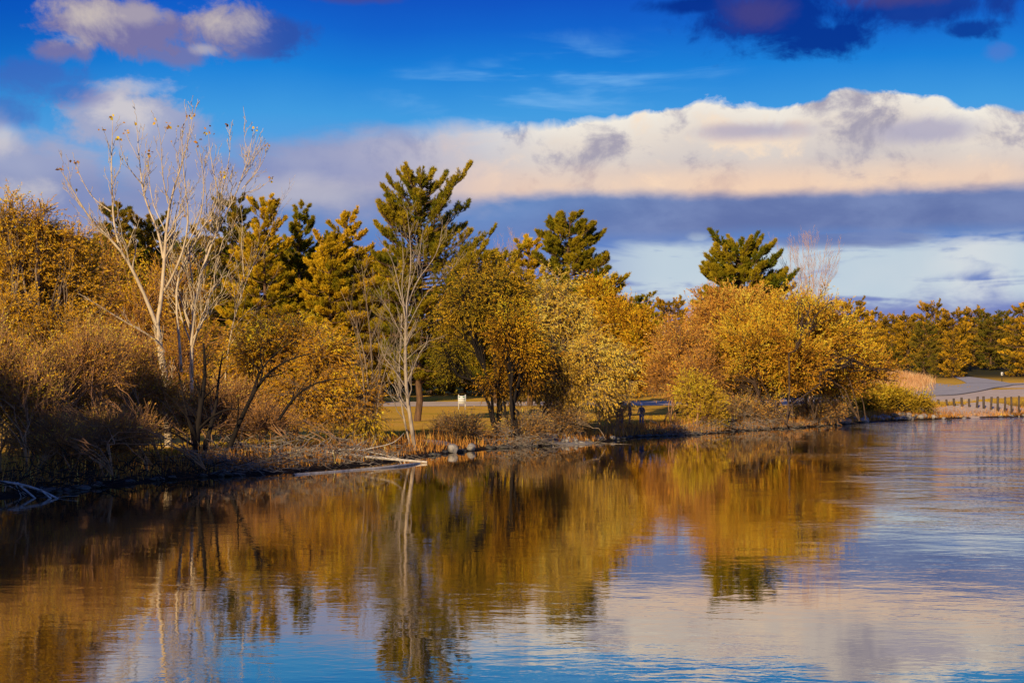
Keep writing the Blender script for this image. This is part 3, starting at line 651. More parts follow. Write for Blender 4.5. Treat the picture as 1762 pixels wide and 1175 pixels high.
for (px, top, Y, l_, r_, mt, sw, lb) in [
    (205, 362, 127, [50, 60, 60, 55, 45, 25], [50, 60, 62, 50, 40, 20], 'needle_dark', .3, 'dark brown pine behind the left branches of the pale bare tree'),
    (262, 385, 130, [50, 55, 55, 45, 25], [50, 55, 60, 45, 20], 'needle_dark', .3, 'shorter dark pine directly behind the pale bare tree'),
    (400, 352, 129, [60, 70, 70, 60, 50, 20], [60, 60, 60, 50, 40, 20], 'needle_dark', .35, 'dark pine at the right edge of the pale bare tree'),
    (455, 358, 127, [60, 75, 70, 55, 45, 20], [60, 80, 70, 50, 40, 20], 'needle_gold', .45, 'golden pine left of the dark tufted pine'),
    (515, 368, 133, [60, 60, 50, 30, 22, 10], [70, 65, 60, 50, 30, 14], 'needle', .55, 'dark tufted pine between two golden pines'),
    (598, 373, 127, [70, 85, 80, 60, 40, 14], [60, 70, 70, 55, 36, 14], 'needle_gold', .35, 'golden pine left of the tallest pine'),
    (568, 420, 125.5, [50, 60, 55, 45, 25], [50, 60, 55, 45, 22], 'needle_gold', .35, 'lower golden pine in front of the tufted pine'),
    (655, 450, 128, [45, 55, 50, 40, 20], [40, 50, 45, 35, 20], 'needle_gold', .35, 'yellowish pine tucked under the left side of the tallest pine'),
    (912, 418, 122, [50, 55, 50, 35, 14], [50, 50, 45, 30, 12], 'needle_gold', .35, 'short golden pine left of the second tallest pine'),
    (855, 445, 128, [50, 55, 50, 40, 20], [50, 55, 50, 40, 18], 'needle', .35, 'green pine behind the olive gold tree'),
    ]:
    b, hh, l, r = pine_at(px, top, Y, l_, r_)
    pine('background_pine', lb, b, hh, l, r, M[mt], nb=92, h0=.14, depth=.85, sweep=sw, sub=19, tpb=5, tuft=11, nl=.27, nw=.042, r0=.24, tip_up=.7, group='pines behind the shore trees')
# pines beyond the path, copies of two builds
proto = []
for k, mt in enumerate(['needle_rust', 'needle', 'needle_dark']):
    p_ = pine('far_pine', 'x', np.array([0, 0, 0.]), 12.0, [3.8, 4.9, 5.4, 5.2, 4.4, 2.6], [4.0, 5.0, 5.3, 5.0, 4.3, 2.5], M[mt], nb=95, h0=.02, sweep=.22, sub=9, tpb=4, tuft=8, nl=.36, nw=.085, r0=.25, tip_up=.4)
    proto.append(p_)
used = [False]*3
def far_pine(px, top, Y, k, label, wid=1.0, grp='pines beyond the park path'):
    b = base_at(px, Y); hh = H+(HY-top)/F*b[1]-b[2]
    o = proto[k] if not used[k] else copy_tree(proto[k])
    used[k] = True
    o.location = tuple(b); s = hh/12.0; o.scale = (s*wid, s*wid, s); o.rotation_euler = (0, 0, float(R.uniform(0, 6.28)))
    o['label'] = label; o['group'] = grp; o['category'] = 'pine tree'
for px, top, Y, k, w, lb in [
    (-60, 440, 150, 0, 1.3, None), (30, 450, 160, 1, 1.3, None), (110, 430, 150, 2, 1.3, None), (175, 425, 155, 0, 1.3, None), (250, 440, 160, 0, 1.3, None), (320, 430, 150, 1, 1.3, None), (385, 425, 158, 0, 1.3, None), (440, 430, 155, 0, 1.3, None),
    (510, 440, 150, 1, 1.3, None), (570, 450, 150, 2, 1.3, None), (620, 450, 158, 0, 1.3, None), (680, 480, 160, 1, 1.2, None), (742, 560, 150, 1, 1.0, None), (800, 555, 156, 2, 1.2, None), (850, 520, 150, 0, 1.2, None), (930, 500, 155, 1, 1.2, None), (1010, 510, 150, 0, 1.2, None), (1085, 520, 165, 1, 1.1, None)]:
    far_pine(px, top, Y, k, 'bushy pine beyond the park path, seen between the shore trees', w)
for px, top, Y, k, w, lb in [
    (1155, 524, 215, 0, .9, 'small round golden pine in the sky gap left of the lone olive pine'),
    (1465, 525, 250, 0, .9, 'round pine at the right shoulder of the widest willow'),
    (1503, 541, 300, 0, .8, 'golden pointed pine, leftmost of the far right-hand wood'),
    (1535, 548, 330, 0, .9, 'low golden pine in the dip of the far wood'),
    (1562, 546, 315, 0, .9, 'olive pine left of the conical golden pine'),
    (1603, 527, 300, 0, .75, 'conical golden pine, highest point of the far wood'),
    (1640, 540, 290, 0, .95, 'broad golden green pine right of the conical pine'),
    (1640, 575, 255, 0, .8, 'lower golden pine standing in front of the far wood beside the road'),
    (1676, 536, 320, 0, .9, 'round olive pine in the middle of the far wood'),
    (1705, 545, 300, 2, 1.0, 'dark shaded pine above the far road'),
    (1735, 540, 330, 2, .95, 'dark pine behind the golden pine at right edge'),
    (1775, 530, 265, 0, .95, 'large golden pine at the right picture edge'),
    (1590, 560, 280, 2, .8, 'dark pine behind the tan grass mound'),
    (1830, 525, 300, 1, 1.1, 'green pine just beyond the right picture edge')]:
    far_pine(px, top, Y, k, lb, w, 'pines of the far right-hand wood')
for i in range(26):
    far_pine(1180+i*27+R.normal()*6, 556+R.normal()*4, 385+R.uniform(-15, 40), int(R.integers(0, 3)), 'distant pine in the back row of the far wood', 1.15, 'back row of distant pines')
for px, Y, k, w, top in [(1612, 258, 2, .9, 612), (1655, 262, 2, 1.2, 628), (1530, 262, 2, 1.3, 600)]:
    far_pine(px, top, Y, k, {1612: 'low dark pine bough mass at the edge of the far road', 1655: 'small dark bush beside the far road bend', 1530: 'low dark pine behind the tan grass'}[px], w, 'low dark pines by the far road')
# unseen pines added on the rise to cast shade on the left bank
for i in range(16):
    r_ = -70+i*2.75+R.normal()*.6; q_ = -2+R.normal()*2.5
    x = r_*.94+q_*.34; y = -r_*.34+q_*.94
    o = copy_tree(proto[i % 3]); s = R.uniform(.85, 1.0); o.scale = (s*1.2, s*1.2, s)
    o.location = (x, y, float(hgt(np.array([x]), np.array([y]))[0])-.1); o['label'] = 'unseen pine added on the left rise to shade the left bank'; o['group'] = 'unseen shading pines on the left rise'

# ------------------------------------------------------------------ grasses
def blades(name, pts, h, w, mat, lean=.25):
    n = len(pts)
    a = R.uniform(0, np.pi, n); sd = np.c_[np.cos(a), np.sin(a), np.zeros(n)]
    hh = h*R.uniform(.5, 1.3, (n, 1)); top = pts+np.c_[R.normal(size=(n, 2))*lean, np.ones(n)]*hh
    ww = w*R.uniform(.6, 1.3, (n, 1))
    mid = pts*.5+top*.5+np.array([0, 0, 1])*hh*.06
    V = np.stack([pts-sd*ww*.5, pts+sd*ww*.5, mid+sd*ww*.35, mid-sd*ww*.35, top+sd*ww*.08, top-sd*ww*.08], 1).reshape(-1, 3)
    i = np.arange(n)[:, None]*6
    Fq = np.concatenate([i+np.array([[0, 1, 2, 3]]), i+np.array([[3, 2, 4, 5]])])
    # clumpy tint
    tv = np.clip(.5+.35*vnoise(pts[:, 0], pts[:, 1], 1.1, 5)+R.normal(size=n)*.18, 0, 1)
    return quads(name, V, Fq, mat, tint=np.repeat(tv, 6))
def scatter(n, s0, s1, x0=-26, x1=78, y0=38, y1=195, clump=0):
    X = R.uniform(x0, x1, n*8); Y = R.uniform(y0, y1, n*8); s = sdist(X, Y)
    k = (s > s0) & (s < s1) & (np.abs(X/Y) < .42)
    if clump: k &= vnoise(X, Y, .8, 9)+R.normal(size=len(X))*.25 > clump
    X, Y = X[k][:n], Y[k][:n]
    return np.c_[X, Y, hgt(X, Y)]
tag(blades('bank_grass', scatter(42000, .35, 5.5), .42, .035, M['grass_dry']), 'dry brown grass covering the lake bank', 'grass', kind='stuff')
tag(blades('tall_reeds', scatter(9000, .8, 4.5, clump=.25), .95, .035, M['grass_dry'], .12), 'tall brown reeds and dead stalks standing along the bank', 'reeds', kind='stuff')
ps = scatter(26000, 5, 13); tag(blades('lawn_tufts', ps, .10, .05, M['green']), 'short grass tufts on the lakeside lawn', 'grass', kind='stuff')
n = 30000; X = 64+R.normal(size=n)*12; Y = 255+R.normal(size=n)*12; k = (np.abs(X-64) < 30) & (Y > 215)
roadk = np.array([True]*n)
X, Y = X[k], Y[k]; pxl = CX+X/Y*F
k = pxl < 1610-np.abs(R.normal(size=len(X)))*35; X, Y = X[k], Y[k]
tag(blades('tan_grass', np.c_[X, Y, hgt(X, Y)], 1.4, .06, M['grass_tan'], .35), 'tall tan meadow grass on the mound beside the far road', 'grass', kind='stuff')
# grass in front of the post row
X = R.uniform(44, 80, 9000); Y = R.uniform(162, 179, 9000); s = sdist(X, Y); k = s > .8
tag(blades('post_row_grass', np.c_[X, Y, hgt(X, Y)][k], .30, .06, M['grass_dry'], .2), 'brown grass and weeds around the row of posts', 'grass', kind='stuff')

# ------------------------------------------------------------------ rocks
def rock_mesh(seed, mat):
    import bmesh
    bm = bmesh.new(); bmesh.ops.create_icosphere(bm, subdivisions=3, radius=.5)
    rr = np.random.default_rng(seed); d = rr.normal(size=(9, 3)); d /= np.linalg.norm(d, axis=1)[:, None]; off = rr.uniform(.30, .46, 9)
    for v in bm.verts:
        p = np.array(v.co)
        for a, o_ in zip(d, off):
            q = p@a
            if q > o_: p = p-a*(q-o_)*.9
        p += np.sin(p[[1, 2, 0]]*11+seed)*.015
        v.co = p
    me = bpy.data.meshes.new('rock'); bm.to_mesh(me); bm.free(); me.materials.append(mat); return me
RK = {'pale': [rock_mesh(i, M['rock_pale']) for i in range(4)], 'dark': [rock_mesh(i+9, M['rock_dark']) for i in range(4)]}
def put_rock(kind, x, y, sx, sz, label, group=None, z=None, name='shore_rock'):
    o = bpy.data.objects.new(name, RK[kind][R.integers(4)]); col.objects.link(o)
    z0 = float(hgt(np.array([x]), np.array([y]))[0]) if z is None else z
    o.location = (x, y, max(z0, -.05)+sz*.28); o.scale = (sx, sx*R.uniform(.7, 1), sz); o.rotation_euler = (R.uniform(-.2, .2), R.uniform(-.2, .2), R.uniform(0, 6))
    tag(o, label, 'rock', group)
ar = np.array(shore)
def along(px):      # shore point under a photo column
    xs = np.array([p[0] for p in shore_px]); return np.array([np.interp(px, xs, ar[:, 0]), np.interp(px, xs, ar[:, 1])])
def normal_in(px):
    d = along(px+4)-along(px-4); d /= np.linalg.norm(d); return np.array([-d[1], d[0]])
q = along(781)+normal_in(781)*.1; put_rock('pale', q[0], q[1], .62, .62, 'left-hand pale boulder of two at the water edge below the notice board')
q = along(812)+normal_in(812)*.1; put_rock('pale', q[0], q[1], .58, .48, 'right-hand pale boulder of two at the water edge below the notice board')
for i in range(90):
    px = R.choice([R.uniform(60, 420), R.uniform(720, 960), R.uniform(1060, 1180), R.uniform(1180, 1440)], p=[.35, .25, .25, .15])
    q = along(px)+normal_in(px)*R.uniform(.0, .5); put_rock('dark', q[0], q[1], R.uniform(.3, .7), R.uniform(.12, .26), 'flat dark stone along the shaded waterline', 'dark flat shore stones', z=0)
for i in range(46):
    px = R.uniform(925, 1060); q = along(px)+normal_in(px)*R.uniform(0, 3.2); put_rock('pale', q[0], q[1], R.uniform(.2, .6), R.uniform(.15, .35), 'pale stone of the rocky point below the pale willow', 'pale stones on the rocky point')
for i in range(52):
    px = R.uniform(1430, 1610); q = along(px)+normal_in(px)*R.uniform(0, 2.6); put_rock('pale' if R.uniform() < .7 else 'dark', q[0], q[1], R.uniform(.4, 1.15), R.uniform(.25, .7), 'pale block of the stone heap between the widest willow and the post row', 'pale blocks on the right bank')
for i in range(56):
    px = R.uniform(1610, 1790); q = along(px)+normal_in(px)*R.uniform(0, 6.0); put_rock('pale', q[0], q[1], R.uniform(.3, .8), R.uniform(.15, .4), 'pale stone scattered on the bank in front of the post row', 'pale stones below the post row')

# ------------------------------------------------------------------ dead wood
def stick_thing(name, label, cat, segs, mat, levels, minr=.007, group=None):
    p0 = P(*segs[0][0][0], segs[0][1]); b0 = np.array([p0[0], p0[1], max(0, p0[2])])
    return bare_tree(name, label, cat, b0, segs, mat, levels, minr, group=group, kk=10, n=6)[0]
stick_thing('fallen_log', 'long pale fallen log sloping down to the water, upper of two', 'log', [([(398, 764), (480, 772), (560, 778), (640, 787), (735, 795)], 70.0, 69.2, .15, .06), ([(560, 778), (600, 770), (660, 782), (700, 792)], 69.8, 69.6, .05, .02), ([(470, 765), (540, 790), (590, 800)], 70, 68.5, .04, .015), ([(620, 775), (680, 762), (695, 745)], 69.5, 70, .035, .012)], M['log_pale'], [dict(n=1.2, lr=.18, ang=.9, up=.1, rr=.4, k=4)])
stick_thing('floating_log', 'long thin pale log lying on the water, lower of two', 'log', [([(505, 818), (570, 812.5), (640, 807), (700, 799), (722, 797)], 62.0, 69, .11, .05)], M['log_pale'], [dict(n=.35, lr=.10, ang=.8, up=.1, rr=.4, k=4)])
stick_thing('curved_dead_branch', 'bleached dead branch reaching over the water at the lower left corner', 'branch',
    [([(-30, 828), (20, 829), (55, 837), (88, 850), (103, 860), (121, 871)], 53, 51, .07, .02), ([(30, 831), (52, 850), (65, 860), (68, 871)], 52.5, 51, .05, .018), ([(70, 842), (88, 858), (108, 871)], 52, 51.2, .04, .016), ([(65, 857), (88, 859), (110, 853), (133, 853)], 52, 51.6, .014, .006), ([(25, 829), (35, 850), (40, 865)], 52.8, 52, .02, .008), ([(12, 829), (8, 845)], 52.9, 52.5, .03, .012)],
    M['log_pale'], [dict(n=.5, lr=.2, ang=.7, up=-.1, rr=.5, k=4)])
stick_thing('dead_branch', 'thin dead branch poking from the rocky point into the water', 'branch', [([(1000, 757), (1035, 762), (1070, 764), (1090, 765)], 86, 84.5, .03, .01), ([(1010, 758), (1040, 768), (1062, 769)], 85.5, 84, .02, .008)], M['driftwood'], [dict(n=.8, lr=.2, ang=.7, up=.1, rr=.5, k=4)])
stick_thing('leaning_snag', 'short pale snag leaning out of the water right of the stone heap', 'branch', [([(1568, 726), (1572, 720), (1577, 714)], 118, 118.3, .14, .18), ([(1572, 721), (1574, 716), (1580, 713)], 118, 118.1, .05, .03)], M['driftwood'], [dict(n=.5, lr=.3, ang=.7, up=.1, rr=.3, k=4)])
def pile(name, label, px0, px1, rise, n, dep, mat):
    c = along((px0+px1)/2); base = np.array([c[0], c[1], 0.])
    wood = Buf(); P0 = []; P1 = []
    for i in range(n):
        px = R.uniform(px0, px1); a = along(px); nv = normal_in(px); q = a+nv*R.uniform(-.5, dep)
        u = (px-px0)/(px1-px0); hmax = rise*(.35+.65*math.sin(np.pi*min(max(u, .05), .95)))
        z = R.uniform(0, hmax)*R.uniform(.3, 1); L = R.uniform(.6, 2.2); ang = R.normal()*.9+(0 if R.uniform() < .5 else np.pi)
        d = np.array([math.cos(ang), math.sin(ang)*.6, R.normal()*.32]); p = np.array([q[0], q[1], z+.03])
        P0.append(p); e = p+d*L; e[2] = max(e[2], -.1); P1.append(e)
    P0 = np.array(P0); P1 = np.array(P1)
    pl = bez(P0, nrm(P1-P0+R.normal(size=P0.shape)*.5), P1, 7, .05)-base
    ra = R.uniform(.009, .026, (n, 1))*np.linspace(1, .4, 7)[None]
    wood.add(*tubes(pl, ra, 5))
    PP, RR = sprout(aslist(pl, ra), n=1.3, lr=.4, ang=.7, up=.15, rr=.6, k=4); wood.add(*tubes(PP, np.maximum(RR, .006), 3))
    o = wood.build(name, mat, smooth=True); o.location = tuple(base); tag(o, label, 'brush pile')
pile('driftwood_pile', 'tangled pile of grey dead branches around the fallen logs', 380, 715, 1.5, 420, 4.0, M['driftwood'])
pile('twig_heap', 'heap of grey twigs at the foot of the dark trunks left of the rocky point', 850, 945, .9, 130, 1.6, M['driftwood'])
pile('twig_heap', 'heap of grey twigs at the foot of the widest willow', 1150, 1420, 1.1, 330, 2.2, M['driftwood'])
pile('dark_twig_heap', 'low dark twigs along the shaded left waterline', 20, 380, 1.0, 240, 3.0, M['bark_dark'])

# ------------------------------------------------------------------ boxes helper
def box(bm_list, x0, x1, y0, y1, z0, z1):
    v = np.array([[x, y, z] for z in (z0, z1) for y in (y0, y1) for x in (x0, x1)], float)
    f = np.array([[0, 2, 3, 1], [4, 5, 7, 6], [0, 1, 5, 4], [2, 6, 7, 3], [0, 4, 6, 2], [1, 3, 7, 5]])
    bm_list.add(v, f)
def flat_mat(name, c, rough=.6, var=.12):
    return rough_mat(name, [(.3, tuple(v*(1-var) for v in c)), (.7, tuple(min(1, v*(1+var)) for v in c))], 8, rough, .1)
M['white'] = flat_mat('white_board', (.72, .72, .70)); M['wpost'] = flat_mat('pale_posts', (.62, .58, .48)); M['greenp'] = flat_mat('green_paint', (.02, .20, .06)); M['grey_line'] = flat_mat('dark_green_line', (.04, .09, .05))
M['darkpole'] = flat_mat('dark_pole', (.05, .05, .04))

# notice board: white panel on two posts, green header blocks and two ruled lines
b = base_at(795, 150, True)
th = thing('notice_board', 'white park notice board with green header marks on two pale posts', 'sign', b); th.scale = (1.2,)*3
for s in (-1, 1):
    q = Buf(); box(q, s*.29-.045, s*.29+.045, -.045, .045, 0, 1.34); box(q, s*.29-.03, s*.29+.03, -.03, .03, 1.34, 1.37); q.build('post', M['wpost'], th)
q = Buf(); box(q, -.345, .345, -.075, -.047, .55, 1.25); pn = q.build('panel', M['white'], th)
for a_, b_ in ((-.30, -.16), (.05, .24)):
    q = Buf(); box(q, a_, b_, -.082, -.076, 1.10, 1.19); q.build('green_mark', M['greenp'], pn)
for a_, b_, c_, d_ in ((-.31, .28, .93, .965), (-.31, .28, .73, .765), (-.08, -.05, 1.11, 1.16), (.19, .215, .80, 1.08)):
    q = Buf(); box(q, a_, b_, -.082, -.076, c_, d_); q.build('text_line', M['grey_line'], pn)
# small sign by the far road
b = base_at(1724, 330, True)
th = thing('road_sign', 'small white sign on a dark pole beside the far road', 'sign', b); th.scale = (1.3,)*3
q = Buf(); box(q, -.05, .05, -.05, .05, 0, 1.75); q.build('pole', M['darkpole'], th)
q = Buf(); box(q, -.19, .19, -.085, -.055, 1.15, 1.72); pn = q.build('panel', M['white'], th)
q = Buf(); box(q, -.06, .10, -.092, -.087, 1.36, 1.52); q.build('dark_mark', M['darkpole'], pn)
# post row
tops = [(1600, 687), (1614.5, 687), (1630, 686.5), (1642, 685), (1655, 684.5), (1668, 684), (1680.5, 683.5), (1693, 683), (1705, 683), (1716.6, 683.3), (1729, 682.8), (1740.7, 682.5), (1753, 681.5), (1766, 682), (1779, 682)]
pm = None
for i, (x, y) in enumerate(tops):
    Yp = 180+i*.15
    bpos = base_at(x, Yp, True); hh = H+(HY-y)/F*Yp-bpos[2]+R.uniform(-.12, .12)
    q = Buf(); a = .11
    for z0, z1, w in ((0, hh-.03, a), (hh-.03, hh, a*.8)): box(q, -w, w, -w, w, z0, z1)
    o = q.build('wooden_post', M['post']); o.location = tuple(bpos); o.rotation_euler = (R.normal()*.04, R.normal()*.05, R.uniform(-.2, .2))
    tag(o, 'squat weathered wooden post in the row along the gravel lot', 'post', 'wooden posts along the lot')

# ------------------------------------------------------------------ duck
def loft(rings, n=10):
    """rings: (x, z, ry, rz) along x"""
    a = np.arange(n)*2*np.pi/n
    Vv = np.concatenate([np.c_[np.full(n, x), np.cos(a)*ry, z+np.sin(a)*rz] for x, z, ry, rz in rings]); ii = np.arange(len(rings)*n).reshape(-1, n)
    return Vv, np.stack([ii[:-1], np.roll(ii[:-1], -1, 1), np.roll(ii[1:], -1, 1), ii[1:]], -1).reshape(-1, 4)
M['duckm'] = flat_mat('dark_feathers', (.03, .025, .02)); M['bill'] = flat_mat('bill_horn', (.25, .18, .04))
Yd = H*F/(724-HY); loc = ((1633-CX)/F*Yd, Yd, 0)
th = thing('duck', 'small dark duck swimming off the bank below the post row', 'duck', loc, 2.8); th.scale = (1.15,)*3
q = Buf(); q.add(*loft([(-.30, .14, .004, .004), (-.26, .12, .05, .02), (-.16, .08, .11, .07), (0, .06, .14, .10), (.12, .07, .12, .10), (.19, .12, .07, .09), (.20, .19, .04, .05), (.215, .25, .045, .045), (.25, .28, .048, .045), (.285, .275, .035, .032), (.30, .27, .01, .01)]))
q.build('body', M['duckm'], th, smooth=True)
q = Buf(); q.add(*loft([(.29, .265, .02, .014), (.33, .26, .022, .008), (.355, .257, .012, .004)])); q.build('bill', M['bill'], th)

# ------------------------------------------------------------------ people
def skinned(name, nodes, edges, mat, parent, sub=1, root=0):
    me = bpy.data.meshes.new(name); me.from_pydata([n_[0] for n_ in nodes], edges, [])
    me.materials.append(mat)
    o = bpy.data.objects.new(name, me); col.objects.link(o); o.parent = parent
    s = o.modifiers.new('skin', 'SKIN'); s.use_smooth_shade = True
    for i, n_ in enumerate(nodes):
        r_ = n_[1]; r_ = r_ if isinstance(r_, tuple) else (r_, r_)
        me.skin_vertices[0].data[i].radius = r_; me.skin_vertices[0].data[i].use_root = (i == root)
    if sub: o.modifiers.new('sub', 'SUBSURF').levels = sub; o.modifiers['sub'].render_levels = sub
    return o
M['skinm'] = flat_mat('skin', (.48, .27, .18)); M['hair'] = flat_mat('dark_hair', (.03, .02, .015)); M['jeans'] = flat_mat('blue_jeans', (.08, .11, .20))
M['camo'] = rough_mat('mottled_jacket', [(.40, (.04, .03, .03)), (.5, (.16, .11, .10)), (.62, (.40, .30, .26))], 9, .9, .2); M['capw'] = flat_mat('white_cap', (.85, .83, .80)); M['bluej'] = flat_mat('slate_jacket', (.07, .08, .11)); M['brownj'] = flat_mat('brown_coat', (.13, .08, .06)); M['shoe'] = flat_mat('dark_shoes', (.03, .03, .03))
def person(label, loc, rz, jacket, cap=None, arm=0.0, sc_=1.0):
    th = thing('person', label, 'person', loc, rz, group=None); th.scale = (sc_,)*3
    N = []; E = []
    def v(p, r_): N.append((p, r_)); return len(N)-1
    def chain(a, lst):
        for p, r_ in lst: b_ = v(p, r_); E.append((a, b_)); a = b_
        return a
    pel = v((0, 0, .95), (.15, .11)); ch = chain(pel, [((0, 0, 1.10), (.13, .10)), ((0, -.01, 1.30), (.17, .11)), ((0, 0, 1.42), (.12, .08))])
    hd = chain(ch, [((0, .0, 1.50), .055), ((0, -.01, 1.57), (.07, .085)), ((0, -.01, 1.65), (.078, .10)), ((0, 0, 1.72), (.055, .07))])
    nose = chain(len(N)-2, [((0, -.115, 1.625), .014)])
    for s in (-1, 1):
        chain(len(N)-3 if s == -1 else len(N)-4, [((s*.083, .0, 1.63), .014)])
        hip = chain(pel, [((s*.10, 0, .88), .085), ((s*.11, -.01, .50), .058), ((s*.11, .02, .10), .038), ((s*.12, -.10, .035), .034)])
        sh = chain(ch, [((s*.18, 0, 1.40), .058), ((s*.245, .02, 1.12), .043), ((s*.22, -.12-arm*.1, .92+arm*.18), .032), ((s*.205, -.15-arm*.12, .86+arm*.22), (.032, .018))])
        hx, hy, hz = N[sh][0]
        for f, (dx, ln) in enumerate([(-.027, .062), (-.009, .072), (.009, .068), (.027, .052)]):
            chain(sh, [((hx+dx, hy-.022, hz-.035), .0095), ((hx+dx*1.1, hy-.034, hz-.035-ln*.5), .009), ((hx+dx*1.1, hy-.028, hz-.035-ln), .008)])
        chain(sh, [((hx-s*.038, hy-.02, hz-.005), .0105), ((hx-s*.052, hy-.04, hz-.03), .0095)])
    skinned('body', N, E, M['skinm'], th)
    J = [((0, 0, .86), (.185, .14)), ((0, 0, 1.10), (.165, .13)), ((0, -.01, 1.30), (.20, .14)), ((0, 0, 1.43), (.12, .09))]
    EJ = [(0, 1), (1, 2), (2, 3)]
    for s in (-1, 1):
        k = len(J); J += [((s*.19, 0, 1.40), .082), ((s*.25, .02, 1.12), .066), ((s*.222, -.11-arm*.09, .94+arm*.16), .052)]; EJ += [(3, k), (k, k+1), (k+1, k+2)]
    skinned('jacket', J, EJ, jacket, th)
    T = [((0, 0, .93), (.165, .125))]; ET = []
    for s in (-1, 1):
        k = len(T); T += [((s*.10, 0, .84), .102), ((s*.11, -.01, .50), .08), ((s*.11, .02, .09), .068)]; ET += [(0, k), (k, k+1), (k+1, k+2)]
    skinned('trousers', T, ET, M['jeans'], th)
    for s in (-1, 1):
        q = Buf(); a, f_ = loft([(-.10, .04, .02, .02), (-.08, .05, .042, .048), (.05, .05, .048, .05), (.15, .035, .045, .034), (.19, .03, .02, .02)]); a = np.c_[a[:, 1]+s*.115, -a[:, 0]+.02, a[:, 2]]; q.add(a, f_); q.build('shoe', M['shoe'], th, smooth=True)
    if cap:
        q = Buf(); a = np.arange(14)*2*np.pi/14; rings = [(.102, 1.655), (.104, 1.70), (.09, 1.75), (.055, 1.785), (.008, 1.80)]
        Vv = np.concatenate([np.c_[np.cos(a)*r_*.88, np.sin(a)*r_*1.08-.005, np.full(14, z)] for r_, z in rings]); ii = np.arange(70).reshape(5, 14)
        q.add(Vv, np.stack([ii[:-1], np.roll(ii[:-1], -1, 1), np.roll(ii[1:], -1, 1), ii[1:]], -1).reshape(-1, 4)); cp = q.build('cap', cap, th, smooth=True)
        q = Buf(); br = np.array([[-.07, -.09, 1.67], [.07, -.09, 1.67], [.05, -.19, 1.655], [-.05, -.19, 1.655], [-.07, -.09, 1.66], [.07, -.09, 1.66], [.05, -.19, 1.645], [-.05, -.19, 1.645]]); q.add(br, np.array([[0, 1, 2, 3], [7, 6, 5, 4], [3, 2, 6, 7], [0, 3, 7, 4], [1, 5, 6, 2]])); q.build('peak', cap, cp)
    else:
        skinned('hair', [((0, .035, 1.60), (.075, .06)), ((0, .03, 1.68), (.088, .085)), ((0, -.01, 1.75), (.07, .075))], [(0, 1), (1, 2)], M['hair'], th, root=1)
    for s in (-1, 1):
        q = Buf(); a, f_ = loft([(-.010, 0, .002, .002), (-.005, 0, .009, .009), (.005, 0, .009, .009), (.010, 0, .002, .002)], 8); q.add(a+np.array([s*.032, -.098, 1.655]), f_); q.build('eye', M['shoe'], th)
    return th
def ppos(px, Y): b_ = base_at(px, Y); return (b_[0], b_[1], b_[2]+.04)
person('person in white cap, mottled dark jacket and jeans standing on the bank', ppos(1104, 97.5), -.5, M['camo'], M['capw'], 1.0)
person('dark haired person in slate jacket behind the thin shoots, left of three', ppos(1068.5, 98.5), .5, M['bluej'], None, .6, .97)
person('dark haired person in brown coat behind the thin shoots, middle of three', ppos(1083.5, 98.5), 1.5, M['brownj'], None, .3, .97)

# ------------------------------------------------------------------ sun and sky
SUN_AZ, SUN_EL = rad(-158), rad(19.5)      # azimuth measured from +Y towards +X: to the left, a little behind the camera
sd = np.array([math.sin(SUN_AZ)*math.cos(SUN_EL), math.cos(SUN_AZ)*math.cos(SUN_EL), math.sin(SUN_EL)])
L = bpy.data.lights.new('sun', 'SUN'); L.energy = 5.0; L.angle = rad(.6); L.color = (1.0, .78, .46)
lo = bpy.data.objects.new('sun', L); col.objects.link(lo)
from mathutils import Vector
lo.rotation_euler = Vector(tuple(sd)).to_track_quat('Z', 'Y').to_euler()

w = bpy.data.worlds.new('World'); sc.world = w; w.use_nodes = True
t = NT(w.node_tree); t.n.clear()
out = t.add('ShaderNodeOutputWorld'); bg = t.add('ShaderNodeBackground'); bg.inputs[1].default_value = .1
t.l.new(bg.outputs[0], out.inputs[0])
sky = t.add('ShaderNodeTexSky', sky_type='NISHITA'); sky.sun_disc = False; sky.sun_elevation = SUN_EL; sky.sun_rotation = SUN_AZ
sky.ozone_density = 3
dirv = t.add('ShaderNodeTexCoord').outputs['Generated']
sp = t.add('ShaderNodeSeparateXYZ'); t.put(sp.inputs[0], dirv)
az = t.m('ARCTAN2', sp.outputs[0], sp.outputs[1]); el = t.m('ARCSINE', sp.outputs[2])
def A(px): return math.atan((px-CX)/F)
def E(py, px=881): return math.atan((HY-py)/math.hypot(F, px-CX))
def C(c, g=1.0): return tuple(v*10*g for v in lin(c))
vec = t.xyz(az, t.m('MULTIPLY', el, 2.2), 0)
vec3 = t.xyz(az, t.m('MULTIPLY', el, 1.2), 3.3)
nA = t.m('SUBTRACT', t.noise(vec, 14, 5, .58, .2), .5)           # stratiform
nB = t.m('SUBTRACT', t.noise(vec3, 24, 6, .64, .3), .5)          # billowy
nC = t.m('SUBTRACT', t.noise(vec3, 7, 4, .5), .5)
nS = t.m('SUBTRACT', t.noise(t.xyz(az, t.m('MULTIPLY', el, 6.0), 7), 9, 4, .6, .4), .5)   # long streaks
def blob(px, py, rx, ry, soft=.35, warp=.9, n=None, tilt=0):
    a = t.m('DIVIDE', t.m('SUBTRACT', az, A(px)), rx/F); e = t.m('DIVIDE', t.m('SUBTRACT', el, E(py, px)), ry/F)
    if tilt: e = t.m('SUBTRACT', e, t.m('MULTIPLY', a, tilt))
    d = t.m('SQRT', t.m('ADD', t.m('MULTIPLY', a, a), t.m('MULTIPLY', e, e)))
    x = t.m('ADD', t.m('SUBTRACT', 1.0, d), t.m('MULTIPLY', n if n is not None else nB, warp*2))
    return t.ss(x, 0, soft)
def mx(*a):
    r_ = a[0]
    for b_ in a[1:]: r_ = t.m('MAXIMUM', r_, b_)
    return r_
def sc_f(a, f): return t.m('MULTIPLY', a, f)
